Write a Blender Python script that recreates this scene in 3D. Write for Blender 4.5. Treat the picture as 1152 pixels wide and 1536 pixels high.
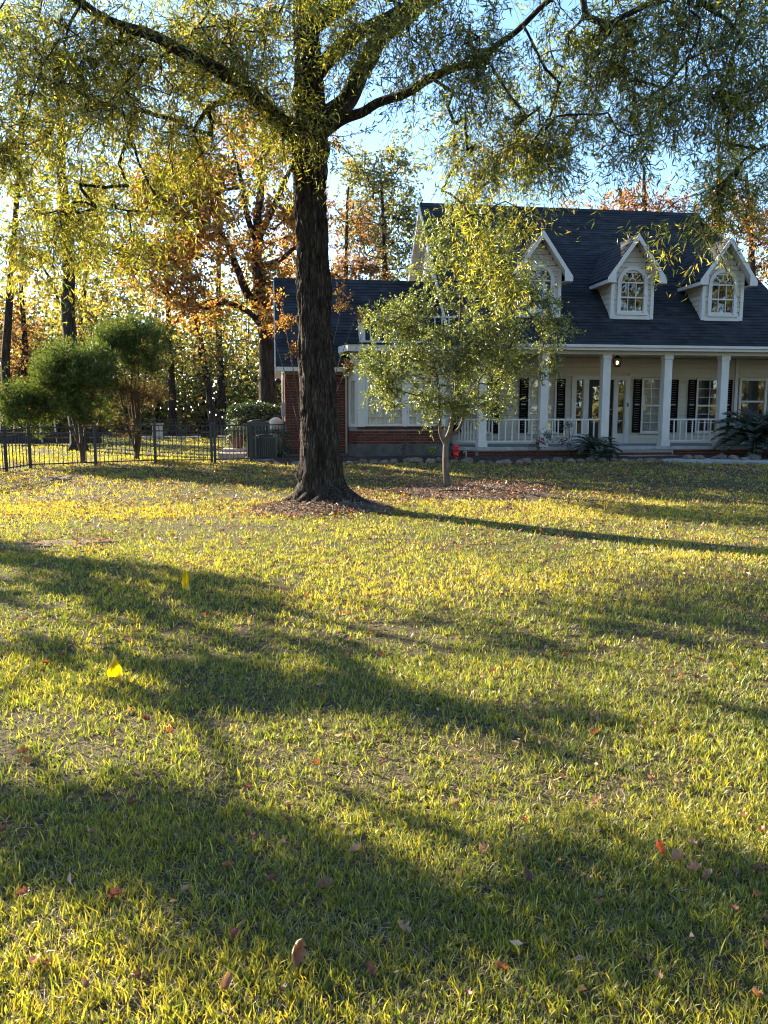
import bpy, math, random
import numpy as np
from mathutils import Vector, Matrix, noise as mnoise

for _o in list(bpy.data.objects):
    bpy.data.objects.remove(_o)
SC = bpy.context.scene
COL = SC.collection

# ------------------------------------------------------------------ camera
F, CAM_H = 1160.0, 1.6                     # focal length in pixels of a 1152 x 1536 frame, eye height
PITCH = math.atan(146.0 / F)               # the phone is tilted a little towards the lawn
cam_d = bpy.data.cameras.new('camera')
cam = bpy.data.objects.new('camera', cam_d)
COL.objects.link(cam)
cam.location = (0, 0, CAM_H)
cam.rotation_euler = (math.pi / 2 - PITCH, 0, 0)
cam_d.sensor_fit = 'VERTICAL'
cam_d.sensor_height = 36.0
cam_d.lens = 36.0 * F / 1536.0
cam_d.clip_start, cam_d.clip_end = 0.05, 2500
SC.camera = cam

# ------------------------------------------------------------------ sky, sun, exposure
SUN_EL = math.radians(22)
SUN_AZ = math.atan2(-0.786, 0.618)         # from +Y towards +X: the sun stands behind the trees, to the left
sun_vec = Vector((math.sin(SUN_AZ) * math.cos(SUN_EL), math.cos(SUN_AZ) * math.cos(SUN_EL), math.sin(SUN_EL)))
world = bpy.data.worlds.new('World')
SC.world = world
world.use_nodes = True
wn = world.node_tree.nodes
sky = wn.new('ShaderNodeTexSky')
sky.sky_type = 'NISHITA'
sky.sun_disc = False
sky.sun_elevation = SUN_EL
sky.sun_rotation = SUN_AZ
sky.air_density, sky.dust_density, sky.ozone_density = 1.0, 0.3, 4.0
wn['Background'].inputs[1].default_value = 0.082
world.node_tree.links.new(sky.outputs[0], wn['Background'].inputs[0])
sun_d = bpy.data.lights.new('sun', 'SUN')
sun_d.energy, sun_d.angle, sun_d.color = 5.0, math.radians(0.5), (1.0, 0.88, 0.70)
sun = bpy.data.objects.new('sun', sun_d)
COL.objects.link(sun)
sun.rotation_euler = (-sun_vec).to_track_quat('-Z', 'Y').to_euler()
sun.location = (-30, 25, 30)
SC.view_settings.view_transform = 'Standard'
SC.view_settings.look = 'None'
SC.view_settings.exposure = 2.55
SC.view_settings.gamma = 1.0
SC.view_settings.use_curve_mapping = False
SC.render.engine = 'CYCLES'
SC.cycles.filter_width = 1.1
SC.cycles.max_bounces = 8
SC.cycles.diffuse_bounces = 3
SC.cycles.transmission_bounces = 5
SC.cycles.transparent_max_bounces = 8
SC.cycles.sample_clamp_indirect = 3.0
SC.cycles.use_denoising = True

# ------------------------------------------------------------------ helpers
def at(px, py, Y):
    """world point at depth Y seen at photograph pixel (px, py)"""
    u, v = (px - 576) / F, (768 - py) / F
    dy, dz = math.cos(PITCH) + v * math.sin(PITCH), -math.sin(PITCH) + v * math.cos(PITCH)
    t = Y / dy
    return Vector((u * t, Y, CAM_H + dz * t))

def sstep(a, b, x):
    t = np.clip((np.asarray(x, float) - a) / (b - a), 0, 1)
    return t * t * (3 - 2 * t)

def gz(x, y):
    """height of the ground: level lawn that rises gently to the house and the yard behind it"""
    x = np.asarray(x, float); y = np.asarray(y, float)
    z = 0.30 * sstep(12.5, 22.0, y) + 0.2 * sstep(24, 37, y)
    z = z + 0.018 * np.sin(x * 0.9 + 1.3) * np.sin(y * 0.7) + 0.01 * np.sin(x * 2.3 + y * 1.7)
    d = np.sqrt((x + 0.95) ** 2 + ((y - 13.15) * 1.0) ** 2)
    z = z + 0.13 * np.exp(-(d / 0.95) ** 2)
    return z

def gzf(x, y):
    return float(gz(x, y))

_tab = np.random.RandomState(5).rand(256, 256)
def vnoise(x, y):
    x = np.asarray(x, float); y = np.asarray(y, float)
    xi, yi = np.floor(x).astype(int), np.floor(y).astype(int)
    fx, fy = x - xi, y - yi
    fx, fy = fx * fx * (3 - 2 * fx), fy * fy * (3 - 2 * fy)
    g = lambda i, j: _tab[i % 256, j % 256]
    return (g(xi, yi) * (1 - fx) + g(xi + 1, yi) * fx) * (1 - fy) + (g(xi, yi + 1) * (1 - fx) + g(xi + 1, yi + 1) * fx) * fy

def tag(o, label=None, cat=None, group=None, kind=None):
    if label: o['label'] = label
    if cat: o['category'] = cat
    if group: o['group'] = group
    if kind: o['kind'] = kind
    return o

def empty(name, loc=(0, 0, 0), rz=0.0, label=None, cat=None, group=None):
    o = bpy.data.objects.new(name, None)
    o.empty_display_size = 0.2
    COL.objects.link(o)
    o.location = loc
    o.rotation_euler = (0, 0, rz)
    return tag(o, label, cat, group)

def link(name, me, m=None, parent=None, smooth=False):
    if m is not None and len(me.materials) == 0:
        me.materials.append(m)
    if smooth:
        me.polygons.foreach_set('use_smooth', np.ones(len(me.polygons), bool))
    o = bpy.data.objects.new(name, me)
    COL.objects.link(o)
    if parent is not None:
        o.parent = parent
    return o

def copy_tree(o, parent=None):
    c = o.copy()
    COL.objects.link(c)
    c.parent = parent
    for ch in o.children:
        copy_tree(ch, c)
    return c

class MB:
    def __init__(s):
        s.v, s.f = [], []
    def add(s, vs, fs):
        b = len(s.v)
        s.v += [tuple(q) for q in vs]
        s.f += [tuple(i + b for i in q) for q in fs]
        return s
    def box(s, x0, x1, y0, y1, z0, z1):
        return s.add([(x0, y0, z0), (x1, y0, z0), (x1, y1, z0), (x0, y1, z0), (x0, y0, z1), (x1, y0, z1), (x1, y1, z1), (x0, y1, z1)],
                     [(0, 3, 2, 1), (4, 5, 6, 7), (0, 1, 5, 4), (1, 2, 6, 5), (2, 3, 7, 6), (3, 0, 4, 7)])
    def hexa(s, v8):
        return s.add(v8, [(0, 3, 2, 1), (4, 5, 6, 7), (0, 1, 5, 4), (1, 2, 6, 5), (2, 3, 7, 6), (3, 0, 4, 7)])
    def prism(s, poly, off):
        """polygon (list of 3d points) pushed along off"""
        n = len(poly); o = Vector(off)
        a = [Vector(q) for q in poly]
        return s.add(a + [q + o for q in a], [tuple(range(n))[::-1], tuple(range(n, 2 * n))] + [(i, (i + 1) % n, n + (i + 1) % n, n + i) for i in range(n)])
    def bar(s, p0, p1, w, h=None, up=(0, 0, 1)):
        p0, p1 = Vector(p0), Vector(p1)
        h = h or w
        d = (p1 - p0).normalized()
        a = d.cross(Vector(up))
        if a.length < 1e-4: a = Vector((1, 0, 0))
        a = a.normalized() * w / 2
        b = a.cross(d).normalized() * h / 2
        return s.hexa([p0 - a - b, p0 + a - b, p1 + a - b, p1 - a - b, p0 - a + b, p0 + a + b, p1 + a + b, p1 - a + b])
    def tube(s, pts, rad, n=8, cap=True):
        pts = [Vector(q) for q in pts]
        if not hasattr(rad, '__len__'): rad = [rad] * len(pts)
        vs, fs = [], []
        ref = None
        for i, q in enumerate(pts):
            d = (pts[min(i + 1, len(pts) - 1)] - pts[max(i - 1, 0)]).normalized()
            if ref is None:
                ref = d.orthogonal().normalized()
            ref = (ref - d * ref.dot(d)).normalized()
            b = d.cross(ref)
            for k in range(n):
                t = 2 * math.pi * k / n
                vs.append(q + (ref * math.cos(t) + b * math.sin(t)) * rad[i])
        for i in range(len(pts) - 1):
            for k in range(n):
                k2 = (k + 1) % n
                fs.append((i * n + k, i * n + k2, (i + 1) * n + k2, (i + 1) * n + k))
        if cap:
            fs.append(tuple(range(n))[::-1]); fs.append(tuple(range((len(pts) - 1) * n, len(pts) * n)))
        return s.add(vs, fs)
    def lathe(s, prof, n=16, c=(0, 0, 0)):
        vs, fs = [], []
        for r, z in prof:
            for k in range(n):
                t = 2 * math.pi * k / n
                vs.append((c[0] + r * math.cos(t), c[1] + r * math.sin(t), c[2] + z))
        for i in range(len(prof) - 1):
            for k in range(n):
                k2 = (k + 1) % n
                fs.append((i * n + k, i * n + k2, (i + 1) * n + k2, (i + 1) * n + k))
        fs.append(tuple(range(n))[::-1]); fs.append(tuple(range((len(prof) - 1) * n, len(prof) * n)))
        return s.add(vs, fs)
    def mesh(s, name):
        me = bpy.data.meshes.new(name)
        me.from_pydata(s.v, [], s.f)
        me.update()
        return me
    def build(s, name, m, parent=None, smooth=False):
        return link(name, s.mesh(name), m, parent, smooth)

def np_mesh(name, V, faces_flat, counts, colors=None):
    """mesh from arrays: V (n,3), flat vertex indices, corners per face, colour per vertex"""
    me = bpy.data.meshes.new(name)
    me.vertices.add(len(V))
    me.vertices.foreach_set('co', np.ascontiguousarray(V, dtype=np.float32).ravel())
    me.loops.add(len(faces_flat))
    me.loops.foreach_set('vertex_index', np.ascontiguousarray(faces_flat, dtype=np.int32))
    me.polygons.add(len(counts))
    starts = np.concatenate([[0], np.cumsum(counts)[:-1]]).astype(np.int32)
    me.polygons.foreach_set('loop_start', starts)
    me.update(calc_edges=True)
    if colors is not None:
        at_ = me.color_attributes.new('Col', 'FLOAT_COLOR', 'POINT')
        c = np.ones((len(V), 4), np.float32); c[:, :3] = colors
        at_.data.foreach_set('color', c.ravel())
    return me

def unit(a):
    return a / (np.linalg.norm(a, axis=1, keepdims=True) + 1e-9)

def leaf_mesh(name, P, D, L, W, C, rng, fold=0.25):
    """slender folded leaves: base, two sides, tip"""
    n = len(P)
    R = unit(rng.normal(size=(n, 3)))
    S = unit(np.cross(D, R)); N = np.cross(D, S)
    L = L[:, None]; W = W[:, None]
    mid = P + D * L * 0.45 + N * W * fold
    V = np.stack([P, mid + S * W * 0.5, P + D * L - N * L * 0.06, mid - S * W * 0.5], 1).reshape(-1, 3)
    idx = np.arange(n)[:, None] * 4
    f = np.concatenate([idx + np.array([[0, 1, 2]]), idx + np.array([[0, 2, 3]])], 1).ravel()
    return np_mesh(name, V, f, np.full(2 * n, 3, np.int32), np.repeat(C, 4, 0))

def seg_mesh(name, A, B, ra, rb, k=5):
    """branch pieces as tapered k-sided prisms that run a little into each other"""
    d = unit(B - A); n = len(A)
    ref = np.where(np.abs(d[:, 2:3]) > 0.9, np.array([[1.0, 0, 0]]), np.array([[0, 0, 1.0]]))
    s = unit(np.cross(d, ref)); t = np.cross(d, s)
    A = A - d * ra[:, None] * 0.4
    rings = []
    for base, r in ((A, ra), (B, rb)):
        for j in range(k):
            an = 2 * math.pi * j / k
            rings.append(base + (s * math.cos(an) + t * math.sin(an)) * r[:, None])
    V = np.stack(rings, 1).reshape(-1, 3)
    idx = np.arange(n)[:, None] * (2 * k)
    fs = [idx + np.array([[j, (j + 1) % k, k + (j + 1) % k, k + j]]) for j in range(k)]
    return np_mesh(name, V, np.concatenate(fs, 1).ravel(), np.full(n * k, 4, np.int32))

def catmull(pts, rad, sub=6):
    P = [Vector(q) for q in pts]
    P = [P[0] * 2 - P[1]] + P + [P[-1] * 2 - P[-2]]
    out, rr = [], []
    for i in range(1, len(P) - 2):
        for k in range(sub):
            t = k / sub
            a, b, c, d = P[i - 1], P[i], P[i + 1], P[i + 2]
            out.append(0.5 * ((2 * b) + (c - a) * t + (2 * a - 5 * b + 4 * c - d) * t * t + (3 * b - a - 3 * c + d) * t ** 3))
            rr.append(rad[i - 1] * (1 - t) + rad[i] * t)
    out.append(P[-2]); rr.append(rad[-1])
    return out, rr

def grow(seed_pts, seed_par, att, rng, step=0.45, bow=0.12, sag=0.0):
    """join every attractor to the nearest branch already there; returns nodes, parents, index of each attractor"""
    cap = len(seed_pts) + len(att) * 24
    N = np.zeros((cap, 3)); par = np.full(cap, -1, int)
    n = len(seed_pts)
    N[:n] = seed_pts; par[:n] = seed_par
    base = np.asarray(seed_pts)
    d0 = np.min(np.linalg.norm(att[:, None, :] - base[None, :, :], axis=2), axis=1)
    ends = np.zeros(len(att), int)
    for i in np.argsort(d0):
        a = att[i]
        dist = np.linalg.norm(N[:n] - a, axis=1)
        # branches prefer to leave a node that lies on the way up
        cost = dist + 0.35 * np.maximum(0, N[:n, 2] - a[2]) * (1 - sag)
        j = int(np.argmin(cost))
        k = int(np.clip(dist[j] / step, 1, 20))
        p0 = N[j].copy(); last = j
        side = rng.normal(size=3) * bow * dist[j] * 0.6
        for q in range(1, k + 1):
            t = q / k
            if n >= cap - 1: break
            N[n] = p0 + (a - p0) * t + (side + np.array([0, 0, bow * dist[j]])) * math.sin(math.pi * t) * 0.7
            par[n] = last; last = n; n += 1
        ends[i] = last
    return N[:n], par[:n], ends

def branch_object(name, N, par, ends, nseed, m, parent, twig=0.006, power=0.42, k=5, rmax=0.2):
    cnt = np.zeros(len(N)); np.add.at(cnt, ends, 1.0)
    for i in range(len(N) - 1, -1, -1):
        if par[i] >= 0: cnt[par[i]] += cnt[i]
    r = np.minimum(twig * np.maximum(cnt, 0.6) ** power, rmax)
    i = np.arange(nseed, len(N))
    j = par[i]
    ok = j >= 0
    i, j = i[ok], j[ok]
    rj = np.where(j < nseed, r[i] * 1.15, np.minimum(r[j], r[i] * 1.5))
    me = seg_mesh(name, N[j], N[i], rj, r[i], k)
    return tag(link(name, me, m, parent, smooth=True), kind='stuff')

def blob(rng, c, r, n, clump=7, tight=0.33):
    """points in a soft ellipsoid, bunched into clumps"""
    c = np.asarray(c, float); r = np.asarray(r, float)
    m = max(1, n // clump)
    u = unit(rng.normal(size=(m, 3))) * (rng.rand(m, 1) ** 0.4)
    sub = c + u * r
    return sub[rng.randint(0, m, n)] + rng.normal(size=(n, 3)) * r.mean() * tight * np.array([1, 1, 0.8])

def sprays(rng, att, kt, jl, tl, droop, out_c=None, outw=0.5):
    """twigs at every attractor and leaf bases and directions along them"""
    M = len(att)
    d = rng.normal(size=(M, kt, 3)); d /= np.linalg.norm(d, axis=2, keepdims=True)
    if out_c is not None:
        o = unit(att - np.asarray(out_c))[:, None, :]
        d = d + o * outw
    d[:, :, 2] -= droop
    d /= np.linalg.norm(d, axis=2, keepdims=True)
    Lt = tl * (0.6 + 0.8 * rng.rand(M, kt, 1))
    s = rng.rand(M, kt, jl, 1)
    sagz = np.zeros((M, kt, jl, 3)); sagz[..., 2] = -(s[..., 0] ** 2) * Lt * droop * 0.6
    P = att[:, None, None, :] + d[:, :, None, :] * Lt[:, :, None, :] * s + sagz
    P = P + rng.normal(size=P.shape) * tl * 0.05
    ld = rng.normal(size=P.shape)
    ld = ld / np.linalg.norm(ld, axis=3, keepdims=True) + d[:, :, None, :] * 0.6
    ld[..., 2] -= droop * 0.7
    tipA = np.repeat(att[:, None, :], kt, 1).reshape(-1, 3)
    tipB = tipA + (d * Lt).reshape(-1, 3); tipB[:, 2] -= (Lt[..., 0] * droop * 0.5).ravel()
    return P.reshape(-1, 3), unit(ld.reshape(-1, 3)), tipA, tipB

def palette(rng, n, cols, weights, jitter=0.18):
    cols = np.asarray(cols, float); w = np.asarray(weights, float); w = w / w.sum()
    c = cols[rng.choice(len(cols), n, p=w)]
    return np.clip(c * (1 + rng.normal(size=(n, 1)) * jitter), 0.004, 0.9)

# ------------------------------------------------------------------ materials
MATS = {}
def mat(name, c1, c2=None, scale=6.0, rough=0.7, bump=0.0, bscale=None, spec=0.3, coord='Object', stretch=(1, 1, 1), rnd=0.0, metal=0.0, detail=5.0):
    m = bpy.data.materials.new(name); m.use_nodes = True
    nt = m.node_tree; nd = nt.nodes; lk = nt.links
    b = nd['Principled BSDF']
    b.inputs['Roughness'].default_value = rough
    b.inputs['Specular IOR Level'].default_value = spec
    b.inputs['Metallic'].default_value = metal
    tc = nd.new('ShaderNodeTexCoord'); mp = nd.new('ShaderNodeMapping')
    mp.inputs['Scale'].default_value = stretch
    lk.new(tc.outputs[coord], mp.inputs[0])
    nz = nd.new('ShaderNodeTexNoise'); nz.inputs['Scale'].default_value = scale; nz.inputs['Detail'].default_value = detail
    lk.new(mp.outputs[0], nz.inputs['Vector'])
    rp = nd.new('ShaderNodeValToRGB')
    rp.color_ramp.elements[0].position, rp.color_ramp.elements[1].position = 0.32, 0.68
    rp.color_ramp.elements[0].color = (*c1, 1); rp.color_ramp.elements[1].color = (*(c2 or c1), 1)
    lk.new(nz.outputs['Fac'], rp.inputs[0])
    out = rp.outputs[0]
    if rnd:
        oi = nd.new('ShaderNodeObjectInfo'); mr = nd.new('ShaderNodeMapRange')
        mr.inputs[3].default_value, mr.inputs[4].default_value = 1 - rnd, 1 + rnd
        hs = nd.new('ShaderNodeHueSaturation')
        lk.new(oi.outputs['Random'], mr.inputs[0]); lk.new(mr.outputs[0], hs.inputs['Value']); lk.new(out, hs.inputs['Color'])
        out = hs.outputs[0]
    lk.new(out, b.inputs['Base Color'])
    if bump:
        n2 = nd.new('ShaderNodeTexNoise'); n2.inputs['Scale'].default_value = bscale or scale * 4; n2.inputs['Detail'].default_value = 6
        lk.new(mp.outputs[0], n2.inputs['Vector'])
        bp = nd.new('ShaderNodeBump'); bp.inputs['Strength'].default_value = bump; bp.inputs['Distance'].default_value = 0.02
        lk.new(n2.outputs['Fac'], bp.inputs['Height']); lk.new(bp.outputs[0], b.inputs['Normal'])
    MATS[name] = m
    return m

def leafmat(name, trans=0.45, gloss=0.06, tint=(1.15, 1.1, 0.6), rough=0.4):
    """thin leaf: light passes through it, colour from the leaf itself"""
    m = bpy.data.materials.new(name); m.use_nodes = True
    nt = m.node_tree; nd = nt.nodes; lk = nt.links
    nd.remove(nd['Principled BSDF'])
    ca = nd.new('ShaderNodeVertexColor'); ca.layer_name = 'Col'
    df = nd.new('ShaderNodeBsdfDiffuse'); tr = nd.new('ShaderNodeBsdfTranslucent'); gl = nd.new('ShaderNodeBsdfGlossy')
    gl.inputs['Roughness'].default_value = rough
    mu = nd.new('ShaderNodeMix'); mu.data_type = 'RGBA'; mu.blend_type = 'MULTIPLY'; mu.inputs[0].default_value = 1.0
    mu.inputs[7].default_value = (*tint, 1)
    lk.new(ca.outputs[0], mu.inputs[6]); lk.new(ca.outputs[0], df.inputs[0]); lk.new(mu.outputs[2], tr.inputs[0])
    m1 = nd.new('ShaderNodeMixShader'); m1.inputs[0].default_value = trans
    lk.new(df.outputs[0], m1.inputs[1]); lk.new(tr.outputs[0], m1.inputs[2])
    m2 = nd.new('ShaderNodeMixShader'); m2.inputs[0].default_value = gloss
    lk.new(m1.outputs[0], m2.inputs[1]); lk.new(gl.outputs[0], m2.inputs[2])
    lk.new(m2.outputs[0], nd['Material Output'].inputs[0])
    MATS[name] = m
    return m

M = MATS
mat('ground', (0.030, 0.026, 0.013), (0.11, 0.088, 0.042), 30, 0.95, 0.9, 90, 0.1, detail=8)
mat('soil', (0.075, 0.052, 0.036), (0.19, 0.135, 0.09), 9, 0.95, 0.8, 45, 0.1)
mat('mulch', (0.075, 0.056, 0.044), (0.17, 0.13, 0.10), 14, 0.95, 0.8, 60, 0.1)
mat('bed_soil', (0.035, 0.025, 0.018), (0.085, 0.06, 0.04), 10, 0.95, 0.8, 50, 0.1)
mat('bark_oak', (0.022, 0.017, 0.013), (0.085, 0.068, 0.053), 16, 0.95, 1.0, 40, 0.1, stretch=(1, 1, 0.14), detail=8)
mat('bark_dark', (0.025, 0.019, 0.015), (0.07, 0.054, 0.042), 8, 0.95, 0.6, 25, 0.1, stretch=(1, 1, 0.25))
mat('bark_pale', (0.075, 0.06, 0.047), (0.16, 0.135, 0.108), 10, 0.9, 0.5, 30, 0.1, stretch=(1, 1, 0.4))
mat('bark_brown', (0.06, 0.043, 0.03), (0.13, 0.095, 0.065), 10, 0.9, 0.5, 30, 0.1, stretch=(1, 1, 0.3))
mat('white_paint', (0.53, 0.495, 0.43), (0.59, 0.555, 0.49), 3, 0.55, 0.03, 40)
mat('cream_siding', (0.48, 0.425, 0.33), (0.53, 0.475, 0.375), 2, 0.6, 0.05, 60, rnd=0.03)
mat('brick', (0.065, 0.020, 0.015), (0.125, 0.040, 0.028), 25, 0.9, 0.4, 90, 0.15, rnd=0.28)
mat('mortar', (0.20, 0.17, 0.14), (0.28, 0.245, 0.21), 20, 0.95, 0.3, 80, 0.1)
mat('concrete', (0.26, 0.25, 0.235), (0.36, 0.35, 0.33), 5, 0.9, 0.3, 60, 0.2)
mat('foundation', (0.065, 0.059, 0.05), (0.115, 0.106, 0.092), 5, 0.9, 0.3, 60, 0.2)
mat('paving', (0.36, 0.28, 0.23), (0.46, 0.37, 0.31), 6, 0.9, 0.3, 60, 0.2)
mat('porch_ceiling', (0.48, 0.42, 0.32), (0.52, 0.46, 0.36), 2, 0.6)
mat('black_metal', (0.012, 0.012, 0.013), (0.02, 0.02, 0.021), 8, 0.45, 0.0, spec=0.5)
mat('shutter_black', (0.004, 0.004, 0.0045), (0.006, 0.006, 0.0065), 8, 0.7, spec=0.1)
mat('door_dark', (0.008, 0.005, 0.004), (0.014, 0.008, 0.006), 5, 0.45, spec=0.3, stretch=(6, 6, 0.6))
mat('brass', (0.45, 0.33, 0.14), (0.5, 0.38, 0.17), 8, 0.3, metal=1.0)
mat('stone', (0.09, 0.066, 0.05), (0.25, 0.195, 0.15), 7, 0.9, 0.6, 30, 0.2, rnd=0.35)
mat('red_plastic', (0.55, 0.012, 0.012), (0.62, 0.02, 0.018), 8, 0.35, spec=0.5)
mat('green_metal', (0.055, 0.075, 0.06), (0.075, 0.095, 0.08), 6, 0.5, spec=0.5)
mat('grey_metal', (0.30, 0.31, 0.30), (0.38, 0.39, 0.38), 6, 0.5, spec=0.5)
mat('beige_plastic', (0.50, 0.43, 0.33), (0.57, 0.50, 0.40), 5, 0.5)
mat('pot', (0.07, 0.04, 0.028), (0.12, 0.07, 0.05), 7, 0.6)
mat('timber_dark', (0.02, 0.016, 0.013), (0.05, 0.04, 0.032), 9, 0.9, 0.4)
mat('pale_wood', (0.42, 0.36, 0.28), (0.55, 0.48, 0.38), 9, 0.9)
mat('blind_or_dark_sheet', (0.52, 0.47, 0.375), (0.56, 0.51, 0.41), 3, 0.8)  # cream of the real window blinds
mat('dark_room', (0.010, 0.009, 0.008), (0.022, 0.020, 0.017), 2, 0.9)  # near black that stands in for the shade of unlit rooms
mat('curtain', (0.30, 0.27, 0.21), (0.42, 0.38, 0.31), 4, 0.9, stretch=(5, 5, 0.4))
mat('lamp_shade', (0.75, 0.70, 0.60), (0.8, 0.75, 0.65), 3, 0.8)
mat('pink_petal', (0.50, 0.05, 0.10), (0.6, 0.09, 0.14), 12, 0.6)
mat('wire', (0.3, 0.3, 0.3), (0.4, 0.4, 0.4), 10, 0.4, metal=1.0)
leafmat('leaf_oak', 0.6, 0.06, (1.25, 1.2, 0.6))
leafmat('leaf_small', 0.5, 0.09, (1.2, 1.2, 0.6))
leafmat('leaf_forest', 0.5, 0.03)
leafmat('leaf_juniper', 0.45, 0.03)
leafmat('leaf_evergreen', 0.25, 0.10, (1.1, 1.2, 0.6), 0.35)
leafmat('grass', 0.52, 0.045, (1.2, 1.1, 0.62), 0.5)
leafmat('litter', 0.25, 0.04, (1.2, 0.9, 0.6), 0.5)
leafmat('flag_film', 0.55, 0.08, (1.1, 1.0, 0.6), 0.3)

def shingle_mat():
    m = mat('shingle', (0.014, 0.014, 0.0155), (0.029, 0.029, 0.031), 3.0, 0.88, 0.5, 120, 0.25, stretch=(0.4, 1, 1), detail=8)
    nt = m.node_tree; nd = nt.nodes; lk = nt.links
    b = nd['Principled BSDF']
    src = b.inputs['Base Color'].links[0].from_socket
    tc = nd.new('ShaderNodeTexCoord'); mp = nd.new('ShaderNodeMapping'); mp.inputs['Scale'].default_value = (3.3, 7.1, 7.1)
    vo = nd.new('ShaderNodeTexVoronoi'); vo.inputs['Scale'].default_value = 1.0
    lk.new(tc.outputs['Object'], mp.inputs[0]); lk.new(mp.outputs[0], vo.inputs['Vector'])
    bw = nd.new('ShaderNodeRGBToBW'); lk.new(vo.outputs['Color'], bw.inputs[0])
    mr = nd.new('ShaderNodeMapRange'); mr.inputs[3].default_value, mr.inputs[4].default_value = 0.5, 1.5
    lk.new(bw.outputs[0], mr.inputs[0])
    hs = nd.new('ShaderNodeHueSaturation'); lk.new(mr.outputs[0], hs.inputs['Value']); lk.new(src, hs.inputs['Color'])
    lk.new(hs.outputs[0], b.inputs['Base Color'])
shingle_mat()

def glass_mat():
    m = bpy.data.materials.new('glass'); m.use_nodes = True
    nt = m.node_tree; nd = nt.nodes; lk = nt.links
    nd.remove(nd['Principled BSDF'])
    tp = nd.new('ShaderNodeBsdfTransparent'); tp.inputs[0].default_value = (0.93, 0.94, 0.93, 1)
    gl = nd.new('ShaderNodeBsdfGlossy'); gl.inputs['Roughness'].default_value = 0.015
    nz = nd.new('ShaderNodeTexNoise'); nz.inputs['Scale'].default_value = 2.2
    tc = nd.new('ShaderNodeTexCoord'); lk.new(tc.outputs['Object'], nz.inputs['Vector'])
    bp = nd.new('ShaderNodeBump'); bp.inputs['Strength'].default_value = 0.12; bp.inputs['Distance'].default_value = 0.01
    lk.new(nz.outputs['Fac'], bp.inputs['Height']); lk.new(bp.outputs[0], gl.inputs['Normal'])
    lw = nd.new('ShaderNodeLayerWeight'); lw.inputs['Blend'].default_value = 0.5
    pw = nd.new('ShaderNodeMath'); pw.operation = 'POWER'; pw.inputs[1].default_value = 4.0
    lk.new(lw.outputs['Facing'], pw.inputs[0])
    fr = nd.new('ShaderNodeMapRange'); fr.inputs[3].default_value, fr.inputs[4].default_value = 0.11, 0.95
    lk.new(pw.outputs[0], fr.inputs[0])
    mx = nd.new('ShaderNodeMixShader')
    lk.new(fr.outputs[0], mx.inputs[0]); lk.new(tp.outputs[0], mx.inputs[1]); lk.new(gl.outputs[0], mx.inputs[2])
    lk.new(mx.outputs[0], nd['Material Output'].inputs[0])
    MATS['glass'] = m
glass_mat()

def emit_mat(name, col, st):
    m = bpy.data.materials.new(name); m.use_nodes = True
    b = m.node_tree.nodes['Principled BSDF']
    b.inputs['Emission Color'].default_value = (*col, 1); b.inputs['Emission Strength'].default_value = st
    MATS[name] = m
emit_mat('bulb_glow', (1.0, 0.62, 0.25), 2.5)
emit_mat('string_bulb', (1.0, 0.9, 0.72), 0.5)

def plates(name, sc, depth, lo, hi):
    """broken ridges of bark: long cells with dark furrows between"""
    m = M[name]; nt = m.node_tree; nd = nt.nodes; lk = nt.links
    b = nd['Principled BSDF']
    tc = nd.new('ShaderNodeTexCoord'); mp = nd.new('ShaderNodeMapping'); mp.inputs['Scale'].default_value = (sc, sc, sc * 0.2)
    nz = nd.new('ShaderNodeTexNoise'); nz.inputs['Scale'].default_value = 3.0
    ad = nd.new('ShaderNodeMix'); ad.data_type = 'RGBA'; ad.blend_type = 'ADD'; ad.inputs[0].default_value = 0.9
    vo = nd.new('ShaderNodeTexVoronoi'); vo.feature = 'DISTANCE_TO_EDGE'; vo.inputs['Scale'].default_value = 1.0
    lk.new(tc.outputs['Object'], mp.inputs[0]); lk.new(mp.outputs[0], nz.inputs['Vector']); lk.new(mp.outputs[0], ad.inputs[6]); lk.new(nz.outputs['Color'], ad.inputs[7])
    lk.new(ad.outputs[2], vo.inputs['Vector'])
    mr = nd.new('ShaderNodeMapRange'); mr.inputs[1].default_value, mr.inputs[2].default_value = 0.0, 0.28
    mr.inputs[3].default_value, mr.inputs[4].default_value = lo, hi
    lk.new(vo.outputs['Distance'], mr.inputs[0])
    hs = nd.new('ShaderNodeHueSaturation')
    lk.new(b.inputs['Base Color'].links[0].from_socket, hs.inputs['Color']); lk.new(mr.outputs[0], hs.inputs['Value'])
    lk.new(hs.outputs[0], b.inputs['Base Color'])
    bp = nd.new('ShaderNodeBump'); bp.inputs['Strength'].default_value = 1.0; bp.inputs['Distance'].default_value = depth
    old = b.inputs['Normal'].links[0].from_socket
    lk.new(vo.outputs['Distance'], bp.inputs['Height']); lk.new(old, bp.inputs['Normal']); lk.new(bp.outputs[0], b.inputs['Normal'])
plates('bark_oak', 22, 0.05, 0.45, 1.45)
plates('bark_dark', 14, 0.05, 0.55, 1.35)

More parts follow.
